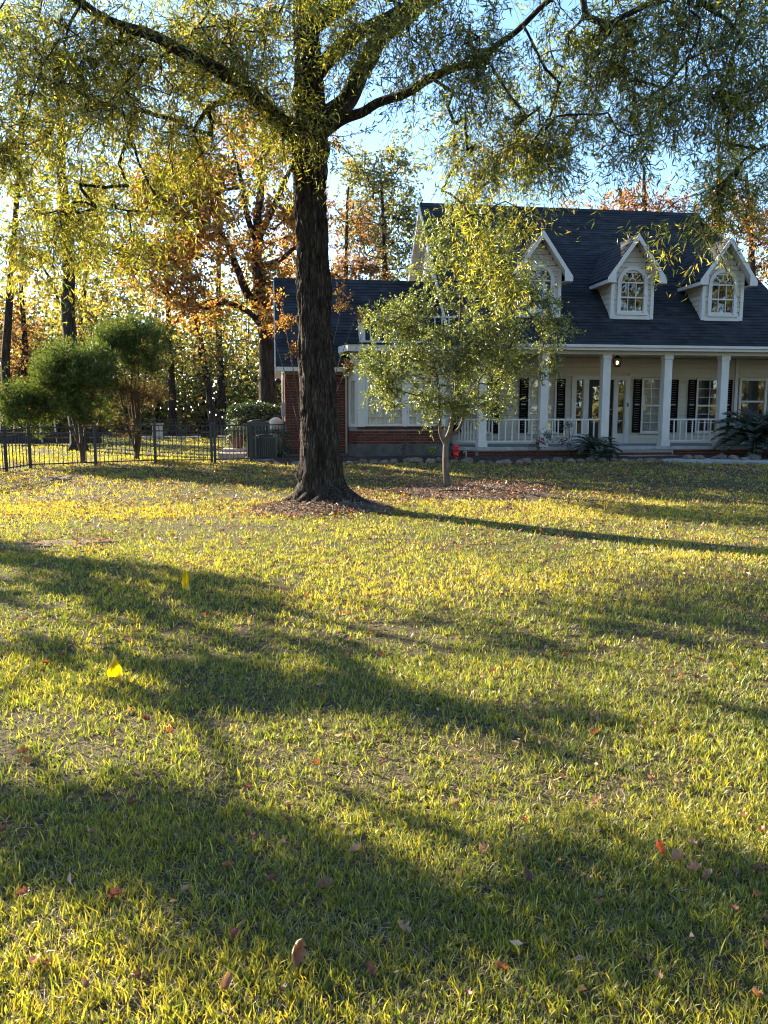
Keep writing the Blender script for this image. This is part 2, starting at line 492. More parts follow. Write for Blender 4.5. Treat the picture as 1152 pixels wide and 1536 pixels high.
# ================================================================== ground
def ground_axis(lo, hi, fine_lo, fine_hi, step):
    a = list(np.arange(fine_lo, fine_hi + 1e-6, step))
    d, x = step, fine_hi
    while x < hi:
        d *= 1.35; x += d; a.append(min(x, hi))
    d, x = step, fine_lo
    while x > lo:
        d *= 1.35; x -= d; a.insert(0, max(x, lo))
    return np.array(a)
gx = ground_axis(-600, 600, -16, 16, 0.22)
gy = ground_axis(-400, 1400, 0, 30, 0.22)
GX, GY = np.meshgrid(gx, gy)
GZ = gz(GX, GY)
nx, ny = len(gx), len(gy)
ii = (np.arange(ny - 1)[:, None] * nx + np.arange(nx - 1)[None, :]).ravel()
fq = np.stack([ii, ii + 1, ii + nx + 1, ii + nx], 1)
me = np_mesh('ground', np.stack([GX.ravel(), GY.ravel(), GZ.ravel()], 1), fq.ravel(), np.full(len(fq), 4, np.int32))
tag(link('ground', me, M['ground'], smooth=True), 'lawn soil with thatch under the grass', kind='structure')

def patch(name, label, cx, cy, rx, ry, rot, m, lift=0.012, dome=0.03, seed=1, rings=9, n=48):
    """low uneven patch of earth lying on the ground"""
    r = np.random.RandomState(seed)
    ph = r.rand(4) * 6.28
    V, fs, cn = [(cx, cy, gzf(cx, cy) + lift + dome)], [], []
    for i in range(1, rings + 1):
        for k in range(n):
            t = 2 * math.pi * k / n
            w = 1 + 0.09 * math.sin(2 * t + ph[0]) + 0.07 * math.sin(5 * t + ph[1]) + 0.04 * math.sin(9 * t + ph[2]) + 0.03 * math.sin(14 * t + ph[3])
            s = i / rings
            ax, ay = rx * w * s * math.cos(t), ry * w * s * math.sin(t)
            x = cx + ax * math.cos(rot) - ay * math.sin(rot); y = cy + ax * math.sin(rot) + ay * math.cos(rot)
            z = gzf(x, y) + (lift + dome * (1 - s * s) + 0.02 * (vnoise(x * 5, y * 5) - 0.5) if i < rings else -0.03)
            V.append((x, y, z))
    for k in range(n):
        fs += [0, 1 + k, 1 + (k + 1) % n]; cn.append(3)
    for i in range(1, rings):
        for k in range(n):
            a, b = 1 + (i - 1) * n, 1 + i * n
            fs += [a + k, b + k, b + (k + 1) % n, a + (k + 1) % n]; cn.append(4)
    o = link(name, np_mesh(name, np.array(V, float), np.array(fs), np.array(cn)), m, smooth=True)
    return tag(o, label, kind='structure')

RING = (1.75, 15.55, 1.55, 1.35)
patch('mulch_ring', 'brown mulch ring around the small tree', *RING, 0.05, M['mulch'], dome=0.06, seed=3)
patch('bare_soil', 'bare soil and leaves around the big trunk', -1.05, 12.95, 1.25, 0.95, 0.1, M['soil'], dome=0.05, seed=4)
patch('bare_soil', 'bare patch of soil in the lawn near the fence', -7.2, 17.6, 0.6, 0.35, 0.1, M['soil'], dome=0.02, seed=5)
patch('bare_soil', 'bare patch of soil in the shaded lawn edge', -4.1, 9.55, 0.9, 0.25, 0.2, M['soil'], dome=0.01, seed=6)

# the planting bed in front of the house, its walk and step are placed in house coordinates
HA = math.radians(8)
HO = Vector((6.45, 22.8, 0))
HX, HY = Vector((math.cos(HA), math.sin(HA), 0)), Vector((-math.sin(HA), math.cos(HA), 0))
def hw(X, Y, Z=0.0):
    p = HO + HX * X + HY * Y
    return Vector((p.x, p.y, Z))
def to_house(x, y):
    dx, dy = x - HO.x, y - HO.y
    return dx * HX.x + dy * HX.y, dx * HY.x + dy * HY.y
def bed_front(X):
    """local Y of the stone edge of the planting bed"""
    X = np.asarray(X, float)
    return -1.15 - 0.12 * np.sin(X * 1.3) - 0.35 * sstep(-3.5, 0.5, X) * (1 - sstep(0.5, 3, X)) - 0.05 * np.sin(X * 3.1) + 0.35 * (1 - sstep(-9.2, -7.5, X))
Xs = np.linspace(-9.6, 9.5, 90)
V, fl, cn = [], [], []
for X in Xs:
    for s in np.linspace(0, 1, 7):
        Y = bed_front(X) * (1 - s) + 2.0 * s
        p = hw(X, Y)
        V.append((p.x, p.y, gzf(p.x, p.y) + 0.015 + 0.10 * float(sstep(0, 0.2, s)) + 0.03 * float(vnoise(X * 4, Y * 4)) - (0.05 if s == 0 else 0)))
for i in range(len(Xs) - 1):
    for k in range(6):
        a = i * 7 + k
        fl += [a, a + 7, a + 8, a + 1]; cn.append(4)
tag(link('planting_bed', np_mesh('planting_bed', np.array(V, float), np.array(fl), np.array(cn)), M['bed_soil'], smooth=True), 'dark mulched bed along the house front', kind='structure')

# concrete walk to the porch step, three slabs with open joints
walk = tag(empty('concrete_walk', (0, 0, 0)), 'pale concrete walk running from the porch step along the bed', kind='structure')
def slab(pts, name='slab'):
    mb = MB()
    top = [Vector((p.x, p.y, gzf(p.x, p.y) + 0.065)) for p in pts]
    mb.prism([q - Vector((0, 0, 0.12)) for q in top], (0, 0, 0.12))
    return mb.build(name, M['concrete'], walk)
wl = [(0.95, -0.75, -1.75), (2.2, -0.95, -2.15), (3.9, -1.45, -2.75), (5.6, -1.9, -3.2), (7.6, -2.2, -3.55), (9.8, -2.3, -3.7)]
for (X0, a0, b0), (X1, a1, b1) in zip(wl[:-1], wl[1:]):
    g = 0.012
    slab([hw(X0 + g, b0), hw(X1 - g, b1), hw(X1 - g, a1), hw(X0 + g, a0)])

def lawn_mask(x, y):
    """True where grass grows"""
    X, Y = to_house(x, y)
    ok = ~((X > -9.7) & (X < 9.6) & (Y > bed_front(X) - 0.02))
    for (X0, a0, b0), (X1, a1, b1) in zip(wl[:-1], wl[1:]):
        ok &= ~((X > X0) & (X < X1) & (Y > b0 + (b1 - b0) * (X - X0) / (X1 - X0)) & (Y < a0 + 0.2))
    ok &= ~((X > -9.3) & (X < 9.6) & (Y > 0) & (Y < 10))
    ok &= ~((((x - RING[0]) / 1.5) ** 2 + ((y - RING[1]) / 1.28) ** 2 + 0.5 * (vnoise(x * 4, y * 4) - 0.5)) < 0.95)
    ok &= ~((((x + 1.05) / 1.15) ** 2 + ((y - 12.95) / 0.85) ** 2 + 0.9 * (vnoise(x * 3, y * 3) - 0.5)) < 0.9)
    return ok

# ================================================================== house
house = empty('house', HO, HA, 'cream and brick house with dark shingle roof, arched dormers and columned porch', 'house')
hb = lambda: MB()
ZF = 0.68            # porch floor
EY, EZ = -0.40, 3.60 # front eave of the shingles (local Y, height)
RY, RZ = 4.55, 8.55  # ridge
XL = -4.68

def xr(t):           # right roof edge, eave to ridge
    return 6.5 + (5.2 - 6.5) * t

# main walls (behind the boards)
hb().box(-4.33, 9.4, 2.14, 8.9, 0.25, 3.56).build('wall', M['cream_siding'], house)
w = hb(); w.prism([(-4.33, -0.02, 3.36), (-4.33, 9.1, 3.36), (-4.33, 9.1, 3.70), (-4.33, RY, RZ - 0.22), (-4.33, -0.02, 3.82)], (0.15, 0, 0)); w.build('gable_wall', M['cream_siding'], house)
w = hb(); w.prism([(5.05, 2.2, 3.36), (5.05, 9.1, 3.36), (5.05, 9.1, 3.70), (5.05, RY, RZ - 0.25), (5.05, 2.2, 6.1)], (0.1, 0, 0)); w.build('gable_wall', M['cream_siding'], house)
for i in range(30):          # lap boards of the left gable, cut to the roof slope
    z = 4.0 + 0.15 * i
    if z > RZ - 0.55: break
    y0 = max(0.0, z + 0.15 - 3.98) ; y1 = 9.1 - max(0, z + 0.15 - 3.98)
    b = hb(); b.hexa([(-4.365, y0, z), (-4.331, y0, z), (-4.331, y1, z), (-4.365, y1, z), (-4.345, y0, z + 0.15), (-4.331, y0, z + 0.15), (-4.331, y1, z + 0.15), (-4.345, y1, z + 0.15)])
    b.build('siding_board', M['cream_siding'], house)

def course_strip(mb, x0, x1, x0b, x1b, y, z, dy, dz, th=0.013):
    """one shingle course: its butt edge stands proud of the course below"""
    L = math.hypot(dy, dz); ny, nz = -dz / L * th, dy / L * th
    ov = 1.25
    v = [(x0, y, z), (x1, y, z), (x1b, y + dy * ov, z + dz * ov), (x0b, y + dy * ov, z + dz * ov),
         (x0, y + ny, z + nz), (x1, y + ny, z + nz), (x1b, y + dy * ov + ny * 0.05, z + dz * ov + nz * 0.05), (x0b, y + dy * ov + ny * 0.05, z + dz * ov + nz * 0.05)]
    mb.hexa(v)

# main roof deck and shingle courses
deck = hb()
deck.prism([(XL, EY, EZ - 0.04), (xr(0), EY, EZ - 0.04), (xr(1), RY, RZ - 0.04), (XL, RY, RZ - 0.04)], (0, 0.06, -0.06))
deck.prism([(XL, RY, RZ - 0.045), (xr(1), RY, RZ - 0.045), (xr(0), 2 * RY - EY, EZ - 0.045), (XL, 2 * RY - EY, EZ - 0.045)], (0, -0.06, -0.06))
deck.prism([(xr(0) - 0.02, EY, EZ - 0.05), (xr(0) - 0.02, 2 * RY - EY, EZ - 0.05), (xr(1) - 0.02, RY, RZ - 0.05)], (-0.05, 0, 0))
roof = deck.build('roof', M['shingle'], house)
NC = 50
rr = random.Random(3)
for i in range(NC):
    t0 = i / NC; dy, dz = (RY - EY) / NC, (RZ - EZ) / NC
    mb = hb(); j = rr.uniform(-0.003, 0.003)
    course_strip(mb, XL, xr(t0), XL, xr(min(1, t0 + 1.25 / NC)), EY + dy * i, EZ + dz * i - 0.035 + j, dy, dz)
    mb.build('shingle_course', M['shingle'], roof)
hb().prism([(XL, RY - 0.12, RZ - 0.13), (XL, RY, RZ + 0.015), (XL, RY + 0.12, RZ - 0.13)], (xr(1) - XL, 0, 0)).build('ridge_cap', M['shingle'], roof)
# rake boards and soffits of the left gable
for s, nm in ((1, 'rake_board'), (-1, 'rake_board')):
    f = lambda Y: Y if s > 0 else 2 * RY - Y
    b = hb()
    b.prism([(XL - 0.03, f(EY), EZ - 0.06), (XL - 0.03, f(RY), RZ - 0.06), (XL - 0.03, f(RY), RZ - 0.30), (XL - 0.03, f(EY), EZ - 0.28)], (0.032, 0, 0))
    b.build(nm, M['white_paint'], house)
    b = hb()
    b.prism([(XL, f(EY), EZ - 0.16), (XL, f(RY), RZ - 0.16), (XL, f(RY), RZ - 0.19), (XL, f(EY), EZ - 0.19)], (0.32, 0, 0))
    b.build('rake_soffit', M['white_paint'], house)
    b = hb()
    b.prism([(-4.39, f(EY + .3), EZ + 0.09), (-4.39, f(RY), RZ - 0.20), (-4.39, f(RY), RZ - 0.42), (-4.39, f(EY + .3), EZ - 0.13)], (0.035, 0, 0))
    b.build('frieze_board', M['white_paint'], house)

# porch eave: fascia, soffit, beam, ceiling
hb().box(XL + 0.01, 9.6, -0.385, -0.355, 3.42, 3.585).build('fascia', M['white_paint'], house)
hb().box(XL + 0.05, 9.6, -0.45, -0.388, 3.50, 3.57).build('gutter', M['white_paint'], house)
hb().box(XL + 0.02, 9.6, -0.352, -0.12, 3.415, 3.44).build('soffit', M['white_paint'], house)
hb().box(-3.83, 9.6, -0.115, 0.115, 3.325, 3.56).build('beam', M['white_paint'], house)
hb().box(-4.32, 9.6, 0.118, 2.10, 3.40, 3.44).build('porch_ceiling', M['porch_ceiling'], house)

# porch floor and brick base
pf = hb(); pf.prism([(-3.86, -0.17, 0.58), (6.6, -0.17, 0.58), (6.6, 2.1, 0.58), (-4.45, 2.1, 0.58), (-4.45, 0.45, 0.58)], (0, 0, 0.10))
pf.build('porch_floor', M['concrete'], house)
pb = hb(); pb.prism([(-3.80, -0.10, 0.1), (6.5, -0.10, 0.1), (6.5, 2.0, 0.1), (-4.40, 2.0, 0.1), (-4.40, 0.48, 0.1)], (0, 0, 0.478))
pbase = pb.build('porch_base', M['mortar'], house)

# bricks ---------------------------------------------------------------
def brick_mesh(w=0.203, d=0.05, h=0.0635):
    mb = MB(); mb.box(0, w, 0, d, 0, h); return mb.mesh('brick')
BRW, BRH = 0.2135, 0.0745
b_full, b_half = brick_mesh(), brick_mesh(0.096)
for q in (b_full, b_half): q.materials.append(M['brick'])
rb = random.Random(8)
def lay_bricks(parent, X0, X1, Y, z0, z1, rot=0.0, org=None, holes=()):
    """running bond of single bricks on a face that looks to local -Y (turned by rot about org)"""
    n = int((z1 - z0) / BRH)
    for r in range(n):
        x = X0 - (BRW / 2 if r % 2 else 0)
        while x < X1 - 0.05:
            me, xx = b_full, x
            if x < X0 - 0.01:
                me, xx = b_half, X0
            if x + 0.203 > X1 + 0.01:
                if x + 0.1 > X1: break
                me = b_half
            o = bpy.data.objects.new('brick', me); COL.objects.link(o); o.parent = parent
            yy = Y + rb.uniform(-0.003, 0.003)
            if rot:
                o.location = (org[0] + (xx - X0) * math.cos(rot), org[1] + (xx - X0) * math.sin(rot), z0 + r * BRH); o.rotation_euler = (0, 0, rot)
            else:
                o.location = (xx, yy, z0 + r * BRH)
            x += BRW
lay_bricks(pbase, -3.80, 0.1, -0.115, 0.26, 0.58)
lay_bricks(pbase, 2.0, 6.5, -0.115, 0.26, 0.58)
ang = math.atan2(-0.10 - 0.48, -3.80 + 4.40)
lay_bricks(pbase, 0, 0.83, 0, 0.26, 0.58, rot=ang, org=(-4.41, 0.468))
# step of brick in front of the door
st = hb(); st.box(0.12, 1.98, -0.75, -0.102, 0.1, 0.44); st.box(0.12, 1.98, -0.40, -0.103, 0.441, 0.567)
stp = st.build('porch_step', M['mortar'], house)
lay_bricks(stp, 0.12, 1.98, -0.765, 0.225, 0.445)
lay_bricks(stp, 0.12, 1.98, -0.415, 0.445, 0.575)

# porch columns --------------------------------------------------------
def column(X, Y, parent):
    c = hb(); h = 0.115
    c.box(X - h, X + h, Y - h, Y + h, ZF + 0.17, 3.20)
    o = c.build('porch_column', M['white_paint'], parent)
    hb().box(X - h - 0.025, X + h + 0.025, Y - h - 0.025, Y + h + 0.025, ZF, ZF + 0.168).build('column_base', M['white_paint'], o)
    hb().box(X - h - 0.02, X + h + 0.02, Y - h - 0.02, Y + h + 0.02, 3.202, 3.322).build('column_capital', M['white_paint'], o)
for X in (-3.69, -1.88, -0.02, 1.87, 3.66, 5.48, 7.3, 9.1):
    column(X, 0.0, house)

def railing(p0, p1, z0, z1, spacing, parent, n=None, name='porch_railing', sec=0.035):
    p0, p1 = Vector((*p0, 0)), Vector((*p1, 0))
    L = (p1 - p0).length; d = (p1 - p0) / L
    r = hb()
    r.bar(p0 + Vector((0, 0, z1)), p1 + Vector((0, 0, z1)), 0.075, 0.045)
    ro = r.build(name, M['white_paint'], parent)
    hb().bar(p0 + Vector((0, 0, z0)), p1 + Vector((0, 0, z0)), 0.05, 0.05).build('bottom_rail', M['white_paint'], ro)
    n = n or max(2, int(round(L / spacing)))
    for i in range(1, n):
        q = p0 + d * (L * i / n)
        hb().bar(q + Vector((0, 0, z0 + 0.026)), q + Vector((0, 0, z1 - 0.024)), sec, sec, up=(0, 1, 0)).build('baluster', M['white_paint'], ro)
    return ro
cols = (-3.69, -1.88, -0.02, 1.87, 3.66, 5.48, 7.3)
for a, b in zip(cols[:-1], cols[1:]):
    if a == -0.02: continue
    railing((a + 0.117, 0), (b - 0.117, 0), 0.83, 1.46, 0.19, house)
railing((-3.80, 0.09), (-4.30, 0.58), 0.83, 1.46, 0.1, house)

# porch wall: boards with gaps for the openings ------------------------
OPEN = [(-4.1, -2.6, 1.0, 2.78), (-1.68, -0.74, 1.0, 2.78), (-0.25, 1.68, ZF, 2.80), (2.08, 3.06, 1.0, 2.78), (3.95, 4.93, 1.0, 2.78), (5.28, 5.44, ZF, 3.4), (5.44, 6.5, 1.3, 2.82)]
def boards(parent, X0, X1, Y, z0, z1, openings, name='siding_board', m='cream_siding', e=0.15):
    z = z0
    while z < z1 - 0.02:
        zt = min(z + e, z1)
        seg = [(X0, X1)]
        for a, b, c, d in openings:
            if zt > c + 0.01 and z < d - 0.01:
                ns = []
                for s0, s1 in seg:
                    if b <= s0 or a >= s1: ns.append((s0, s1)); continue
                    if a > s0: ns.append((s0, a))
                    if b < s1: ns.append((b, s1))
                seg = ns
        for s0, s1 in seg:
            if s1 - s0 < 0.03: continue
            b_ = hb()
            b_.hexa([(s0, Y - 0.022, z), (s1, Y - 0.022, z), (s1, Y + 0.02, z), (s0, Y + 0.02, z), (s0, Y - 0.004, zt - 0.007), (s1, Y - 0.004, zt - 0.007), (s1, Y + 0.02, zt - 0.007), (s0, Y + 0.02, zt - 0.007)])
            b_.build(name, M[m], parent)
        z = zt
boards(house, -4.33, 9.4, 2.0, ZF, 3.4, OPEN)
hb().box(-4.33, 9.4, 2.021, 2.13, ZF - 0.3, 0.99).build('wall', M['cream_siding'], house)
hb().box(-4.33, 9.4, 2.022, 2.131, 2.80, 3.42).build('wall', M['cream_siding'], house)

# windows --------------------------------------------------------------
rp = random.Random(21)
def window(parent, X0, X1, z0, z1, Y, cols, rows, trim=0.07, back='blind_or_dark_sheet', name='window', mid=None, sill=True, backdrop=None, mw=0.018):
    """framed window looking to local -Y; panes, bars, sill and the blind"""
    f = hb(); t = trim
    f.box(X0 - t, X0, Y - 0.035, Y + 0.05, z0 - t, z1 + t); f.box(X1, X1 + t, Y - 0.035, Y + 0.05, z0 - t, z1 + t)
    f.box(X0 + 0.0005, X1 - 0.0005, Y - 0.034, Y + 0.05, z1, z1 + t - 0.001); f.box(X0 + 0.0005, X1 - 0.0005, Y - 0.034, Y + 0.05, z0 - t + 0.001, z0)
    o = f.build(name, M['white_paint'], parent)
    if sill:
        hb().box(X0 - t - 0.03, X1 + t + 0.03, Y - 0.075, Y - 0.036, z0 - t - 0.03, z0 - t + 0.03).build('sill', M['white_paint'], o)
    dx, dz = (X1 - X0) / cols, (z1 - z0) / rows
    for i in range(1, cols):
        hb().box(X0 + dx * i - mw / 2, X0 + dx * i + mw / 2, Y - 0.005, Y + 0.03, z0, z1).build('muntin', M['white_paint'], o)
    for j in range(1, rows):
        h = mw / 2 if j != mid else 0.028
        hb().box(X0 + 0.001, X1 - 0.001, Y - 0.007 if j != mid else Y - 0.014, Y + 0.029, z0 + dz * j - h, z0 + dz * j + h).build('muntin', M['white_paint'], o)
    for i in range(cols):
        for j in range(rows):
            a, b = X0 + dx * i, X0 + dx * (i + 1); c, d = z0 + dz * j, z0 + dz * (j + 1)
            tl, tr_ = rp.uniform(-0.004, 0.004), rp.uniform(-0.004, 0.004)
            p = hb(); p.add([(a, Y + 0.014 + tl, c), (b, Y + 0.014 + tr_, c), (b, Y + 0.014 - tl, d), (a, Y + 0.014 - tr_, d)], [(0, 1, 2, 3)])
            p.build('pane', M['glass'], o)
    if back:
        bo = 0.032 if back == 'blind_or_dark_sheet' else 0.085
        hb().box(X0, X1, Y + bo, Y + bo + 0.012, z0, z1).build('curtain' if back == 'curtain' else 'blind_or_dark_sheet', M[back], o)  # dark_room sheets carry the room's darkness in their colour, the rest are blinds
    return o
def shutter(parent, X0, X1, z0, z1, Y):
    f = hb(); s = 0.045
    f.box(X0, X0 + s, Y - 0.04, Y - 0.006, z0, z1); f.box(X1 - s, X1, Y - 0.04, Y - 0.006, z0, z1)
    for zz in (z0, (z0 + z1) / 2 - s / 2, z1 - s):
        f.box(X0 + s, X1 - s, Y - 0.039, Y - 0.007, zz, zz + s)
    o = f.build('shutter', M['shutter_black'], parent)
    n = 22
    for i in range(n):
        z = z0 + s + (z1 - z0 - 2 * s) * i / n
        if abs(z - (z0 + z1) / 2) < 0.06: continue
        hb().hexa([(X0 + s, Y - 0.034, z), (X1 - s, Y - 0.034, z), (X1 - s, Y - 0.028, z), (X0 + s, Y - 0.028, z), (X0 + s, Y - 0.016, z + 0.06), (X1 - s, Y - 0.016, z + 0.06), (X1 - s, Y - 0.010, z + 0.06), (X0 + s, Y - 0.010, z + 0.06)]).build('slat', M['shutter_black'], o)
YW = 1.975
for a, b, bk in ((-3.75, -2.95, 'curtain'), (-1.61, -0.81, 'blind_or_dark_sheet'), (2.15, 2.99, 'curtain'), (4.02, 4.86, 'dark_room')):
    window(house, a, b, 1.08, 2.70, YW, 3 if bk != 'dark_room' else 2, 6, 0.06, bk, mid=3)
    shutter(house, a - 0.34, a - 0.065, 1.03, 2.72, YW); shutter(house, b + 0.065, b + 0.34, 1.03, 2.72, YW)
window(house, 5.53, 6.36, 1.35, 2.70, YW, 1, 2, 0.08, 'dark_room', mid=1)
window(house, 6.6, 7.4, 1.35, 2.70, YW, 1, 2, 0.08, 'dark_room', mid=1)
hb().box(5.29, 5.40, YW - 0.03, YW + 0.05, ZF, 3.39).build('corner_board', M['white_paint'], house)
# entrance: door, sidelights and panelled surround
sur = hb()
for a, b in ((-0.25, -0.11), (0.14, 0.31), (1.14, 1.29), (1.54, 1.68)):
    sur.box(a, b, YW - 0.045, YW + 0.08, ZF, 2.70)
sur.box(-0.25, 1.68, YW - 0.05, YW + 0.08, 2.701, 2.82)
for a, b in ((-0.11, 0.14), (1.29, 1.54)):
    sur.box(a, b, YW - 0.03, YW + 0.07, ZF, 0.98)
surround = sur.build('door_surround', M['white_paint'], house)
door = hb().box(0.312, 1.138, YW + 0.02, YW + 0.065, ZF + 0.02, 2.699).build('door', M['door_dark'], house)
hb().box(0.46, 0.99, YW + 0.012, YW + 0.0195, 1.35, 2.5).build('door_glass', M['glass'], door)
hb().box(0.46, 0.99, YW + 0.010, YW + 0.0195, 0.85, 1.2).build('door_panel', M['door_dark'], door)
for z in (1.62, 1.76):
    k = hb(); k.lathe([(0.0, 0.0), (0.03, 0.005), (0.034, 0.03), (0.02, 0.055), (0.0, 0.06)], 10)
    o = k.build('door_knob', M['brass'], door, True); o.location = (1.07, YW + 0.018, z); o.rotation_euler = (math.pi / 2, 0, 0)
for a, b in ((-0.11, 0.14), (1.29, 1.54)):
    window(house, a + 0.02, b - 0.02, 1.0, 2.68, YW + 0.02, 1, 4, 0.018, 'dark_room', name='sidelight', sill=False)
hb().box(1.60, 1.64, YW - 0.065, YW - 0.046, 1.85, 1.97).build('doorbell', M['black_metal'], house)

# dormers --------------------------------------------------------------
def dormer(xc):
    w, zb, ze, zp = 0.665, 4.40, 5.80, 6.72
    yf = 0.43
    yroof = lambda z: EY + (z - EZ + 0.035)
    body = hb()
    body.prism([(xc - w + 0.03, yf + 0.10, zb), (xc + w - 0.03, yf + 0.10, zb), (xc + w - 0.03, yf + 0.10, ze), (xc, yf + 0.10, zp - 0.08), (xc - w + 0.03, yf + 0.10, ze)], (0, 2.6, 0))
    o = body.build('dormer', M['cream_siding'], house)
    # front boards, split by the arched window
    hwid, z0, zs = 0.36, 4.60, 5.44
    ra = hwid
    z = zb + 0.10
    while z < zp - 0.12:
        zt = z + 0.152
        half = w - 0.02 if zt < ze else max(0.0, (w - 0.02) * (zp - zt) / (zp - ze))
        def hole(zz):
            if zz < z0 - 0.04: return 0
            if zz < zs: return hwid + 0.05
            q = (zz - zs); return math.sqrt(max(0, (ra + 0.05) ** 2 - q * q))
        h = min(hole(z), hole(zt)) if zt > zs else max(hole(z), hole(zt))
        if z < z0 - 0.04 < zt: h = 0
        segs = [(-half, -h), (h, half)] if h > 0.02 else [(-half, half)]
        for a, b in segs:
            if b - a < 0.04: continue
            hb().hexa([(xc + a, yf - 0.004, z), (xc + b, yf - 0.004, z), (xc + b, yf + 0.03, z), (xc + a, yf + 0.03, z), (xc + a, yf + 0.013, zt - .008), (xc + b, yf + 0.013, zt - .008), (xc + b, yf + 0.03, zt - .008), (xc + a, yf + 0.03, zt - .008)]).build('siding_board', M['cream_siding'], o)
        z = zt
    # corner boards and base board
    for s in (-1, 1):
        hb().box(min(xc + s * w, xc + s * (w - 0.10)), max(xc + s * w, xc + s * (w - 0.10)), yf - 0.03, yf + 0.099, zb, ze).build('corner_board', M['white_paint'], o)
    hb().box(xc - w + 0.101, xc + w - 0.101, yf - 0.026, yf + 0.02, zb - 0.01, zb + 0.13).build('base_board', M['white_paint'], o)
    # side boards, cut by the roof
    for s in (-1, 1):
        z = zb
        while z < ze - 0.02:
            zt = min(z + 0.152, ze); x = xc + s * (w - 0.03)
            y1a, y1b = yroof(z) + 0.15, yroof(zt) + 0.15
            y0 = yf + 0.101
            if y1b > y0 + 0.05:
                x_o, x_i, x_t = x + s * 0.024, x, x + s * 0.008
                hb().hexa([(x_o, y0, z), (x_i, y0, z), (x_i, max(y1a, y0 + .01), z), (x_o, max(y1a, y0 + .01), z), (x_t, y0, zt - .008), (x_i, y0, zt - .008), (x_i, y1b, zt - .008), (x_t, y1b, zt - .008)]).build('siding_board', M['cream_siding'], o)
            z = zt
    # roof slopes with courses
    ov, hw_ = 0.30, 0.90
    dz_ = (zp - ze) / w
    zeave = zp + 0.05 - dz_ * hw_
    for s in (-1, 1):
        r = hb()
        yb_e, yb_r = yroof(zeave) + 0.25, yroof(zp + 0.05) + 0.3
        r.hexa([(xc + s * hw_, yf - ov, zeave - 0.05), (xc, yf - ov, zp), (xc, yb_r, zp), (xc + s * hw_, yb_e, zeave - 0.05),
                (xc + s * hw_, yf - ov, zeave), (xc, yf - ov, zp + 0.05), (xc, yb_r, zp + 0.05), (xc + s * hw_, yb_e, zeave)])
        r.build('dormer_roof', M['shingle'], o)
        nc = 9
        for i in range(nc):
            t0, t1 = i / nc, min(1, (i + 1.2) / nc)
            xa, xb = xc + s * hw_ * (1 - t0), xc + s * hw_ * (1 - t1)
            za, zb_ = zeave + (zp + 0.05 - zeave) * t0 + 0.003, zeave + (zp + 0.05 - zeave) * t1 + 0.003
            ya, yb2 = yb_e + (yb_r - yb_e) * t0, yb_e + (yb_r - yb_e) * t1
            q = 0.013
            hb().hexa([(xa, yf - ov, za), (xb, yf - ov, zb_), (xb, yb2, zb_), (xa, ya, za), (xa + s * q * .7, yf - ov, za + q), (xb, yf - ov, zb_ + 0.001), (xb, yb2, zb_ + 0.001), (xa + s * q * .7, ya, za + q)]).build('shingle_course', M['shingle'], o)
        # rake board in front, return at the eave, fascia along the side
        d = 0.14
        hb().prism([(xc, yf - ov - 0.03, zp + 0.045), (xc + s * hw_, yf - ov - 0.03, zeave - 0.005), (xc + s * hw_, yf - ov - 0.03, zeave - d), (xc + s * (hw_ - 0.24), yf - ov - 0.03, zeave - d), (xc + s * (hw_ - 0.24), yf - ov - 0.03, zeave - 0.005 + dz_ * 0.24 - d * 1.25), (xc, yf - ov - 0.03, zp + 0.045 - d * 1.35)], (0, 0.028, 0)).build('rake_board', M['white_paint'], o)
        hb().prism([(xc + s * hw_, yf - ov, zeave - 0.052), (xc + s * hw_, yb_e, zeave - 0.052), (xc + s * hw_, yb_e, zeave - 0.15), (xc + s * hw_, yf - ov, zeave - 0.15)], (-s * 0.025, 0, 0)).build('fascia', M['white_paint'], o)
        hb().box(min(xc + s * (w - 0.02), xc + s * (hw_ - 0.03)), max(xc + s * (w - 0.02), xc + s * (hw_ - 0.03)), yf - ov, yb_e - 0.1, zeave - 0.148, zeave - 0.13).build('soffit', M['white_paint'], o)
        hb().prism([(xc, yf - ov, zp - 0.02), (xc + s * (hw_ - .03), yf - ov, zeave - 0.07), (xc + s * (hw_ - .03), yf - ov, zeave - 0.10), (xc, yf - ov, zp - 0.05)], (0, ov + 0.05, 0)).build('gable_soffit', M['white_paint'], o)
    # arched window: casing, panes, bars
    def ring(r0, r1, y0, y1, name, m, n=18):
        vs, fs = [], []
        prof = [(-1, z0)] + [None] * 0
        path = [(-1.0, None)]
        pts = []
        def outline(r):
            p = [(xc - r, z0 - (0.0 if r == r0 else r1 - r0))]
            p += [(xc - r * math.cos(math.pi * k / n), zs + r * math.sin(math.pi * k / n)) for k in range(n + 1)]
            p += [(xc + r, z0 - (0.0 if r == r0 else r1 - r0))]
            return p
        a, b = outline(r0), outline(r1); L = len(a)
        for yy in (y0, y1):
            for p in a + b: vs.append((p[0], yy, p[1]))
        for k in range(L - 1):
            fs.append((k, k + 1, L + k + 1, L + k)); fs.append((2 * L + k, 3 * L + k, 3 * L + k + 1, 2 * L + k + 1))
            fs.append((k, 2 * L + k, 2 * L + k + 1, k + 1)); fs.append((L + k, L + k + 1, 3 * L + k + 1, 3 * L + k))
        mb = hb(); mb.add(vs, fs); return mb.build(name, m, o)
    ring(hwid - 0.005, hwid + 0.105, yf - 0.034, yf + 0.07, 'window_casing', M['white_paint'])
    hb().box(xc - hwid - 0.12, xc + hwid + 0.12, yf - 0.065, yf + 0.04, z0 - 0.09, z0 - 0.02).build('sill', M['white_paint'], o)
    hb().box(xc - hwid, xc + hwid, yf + 0.088, yf + 0.098, z0 - 0.02, zs + hwid).build('blind_or_dark_sheet', M['dark_room'], o)  # flat sheet coloured dark in place of the unlit dormer room
    gy_ = yf + 0.035
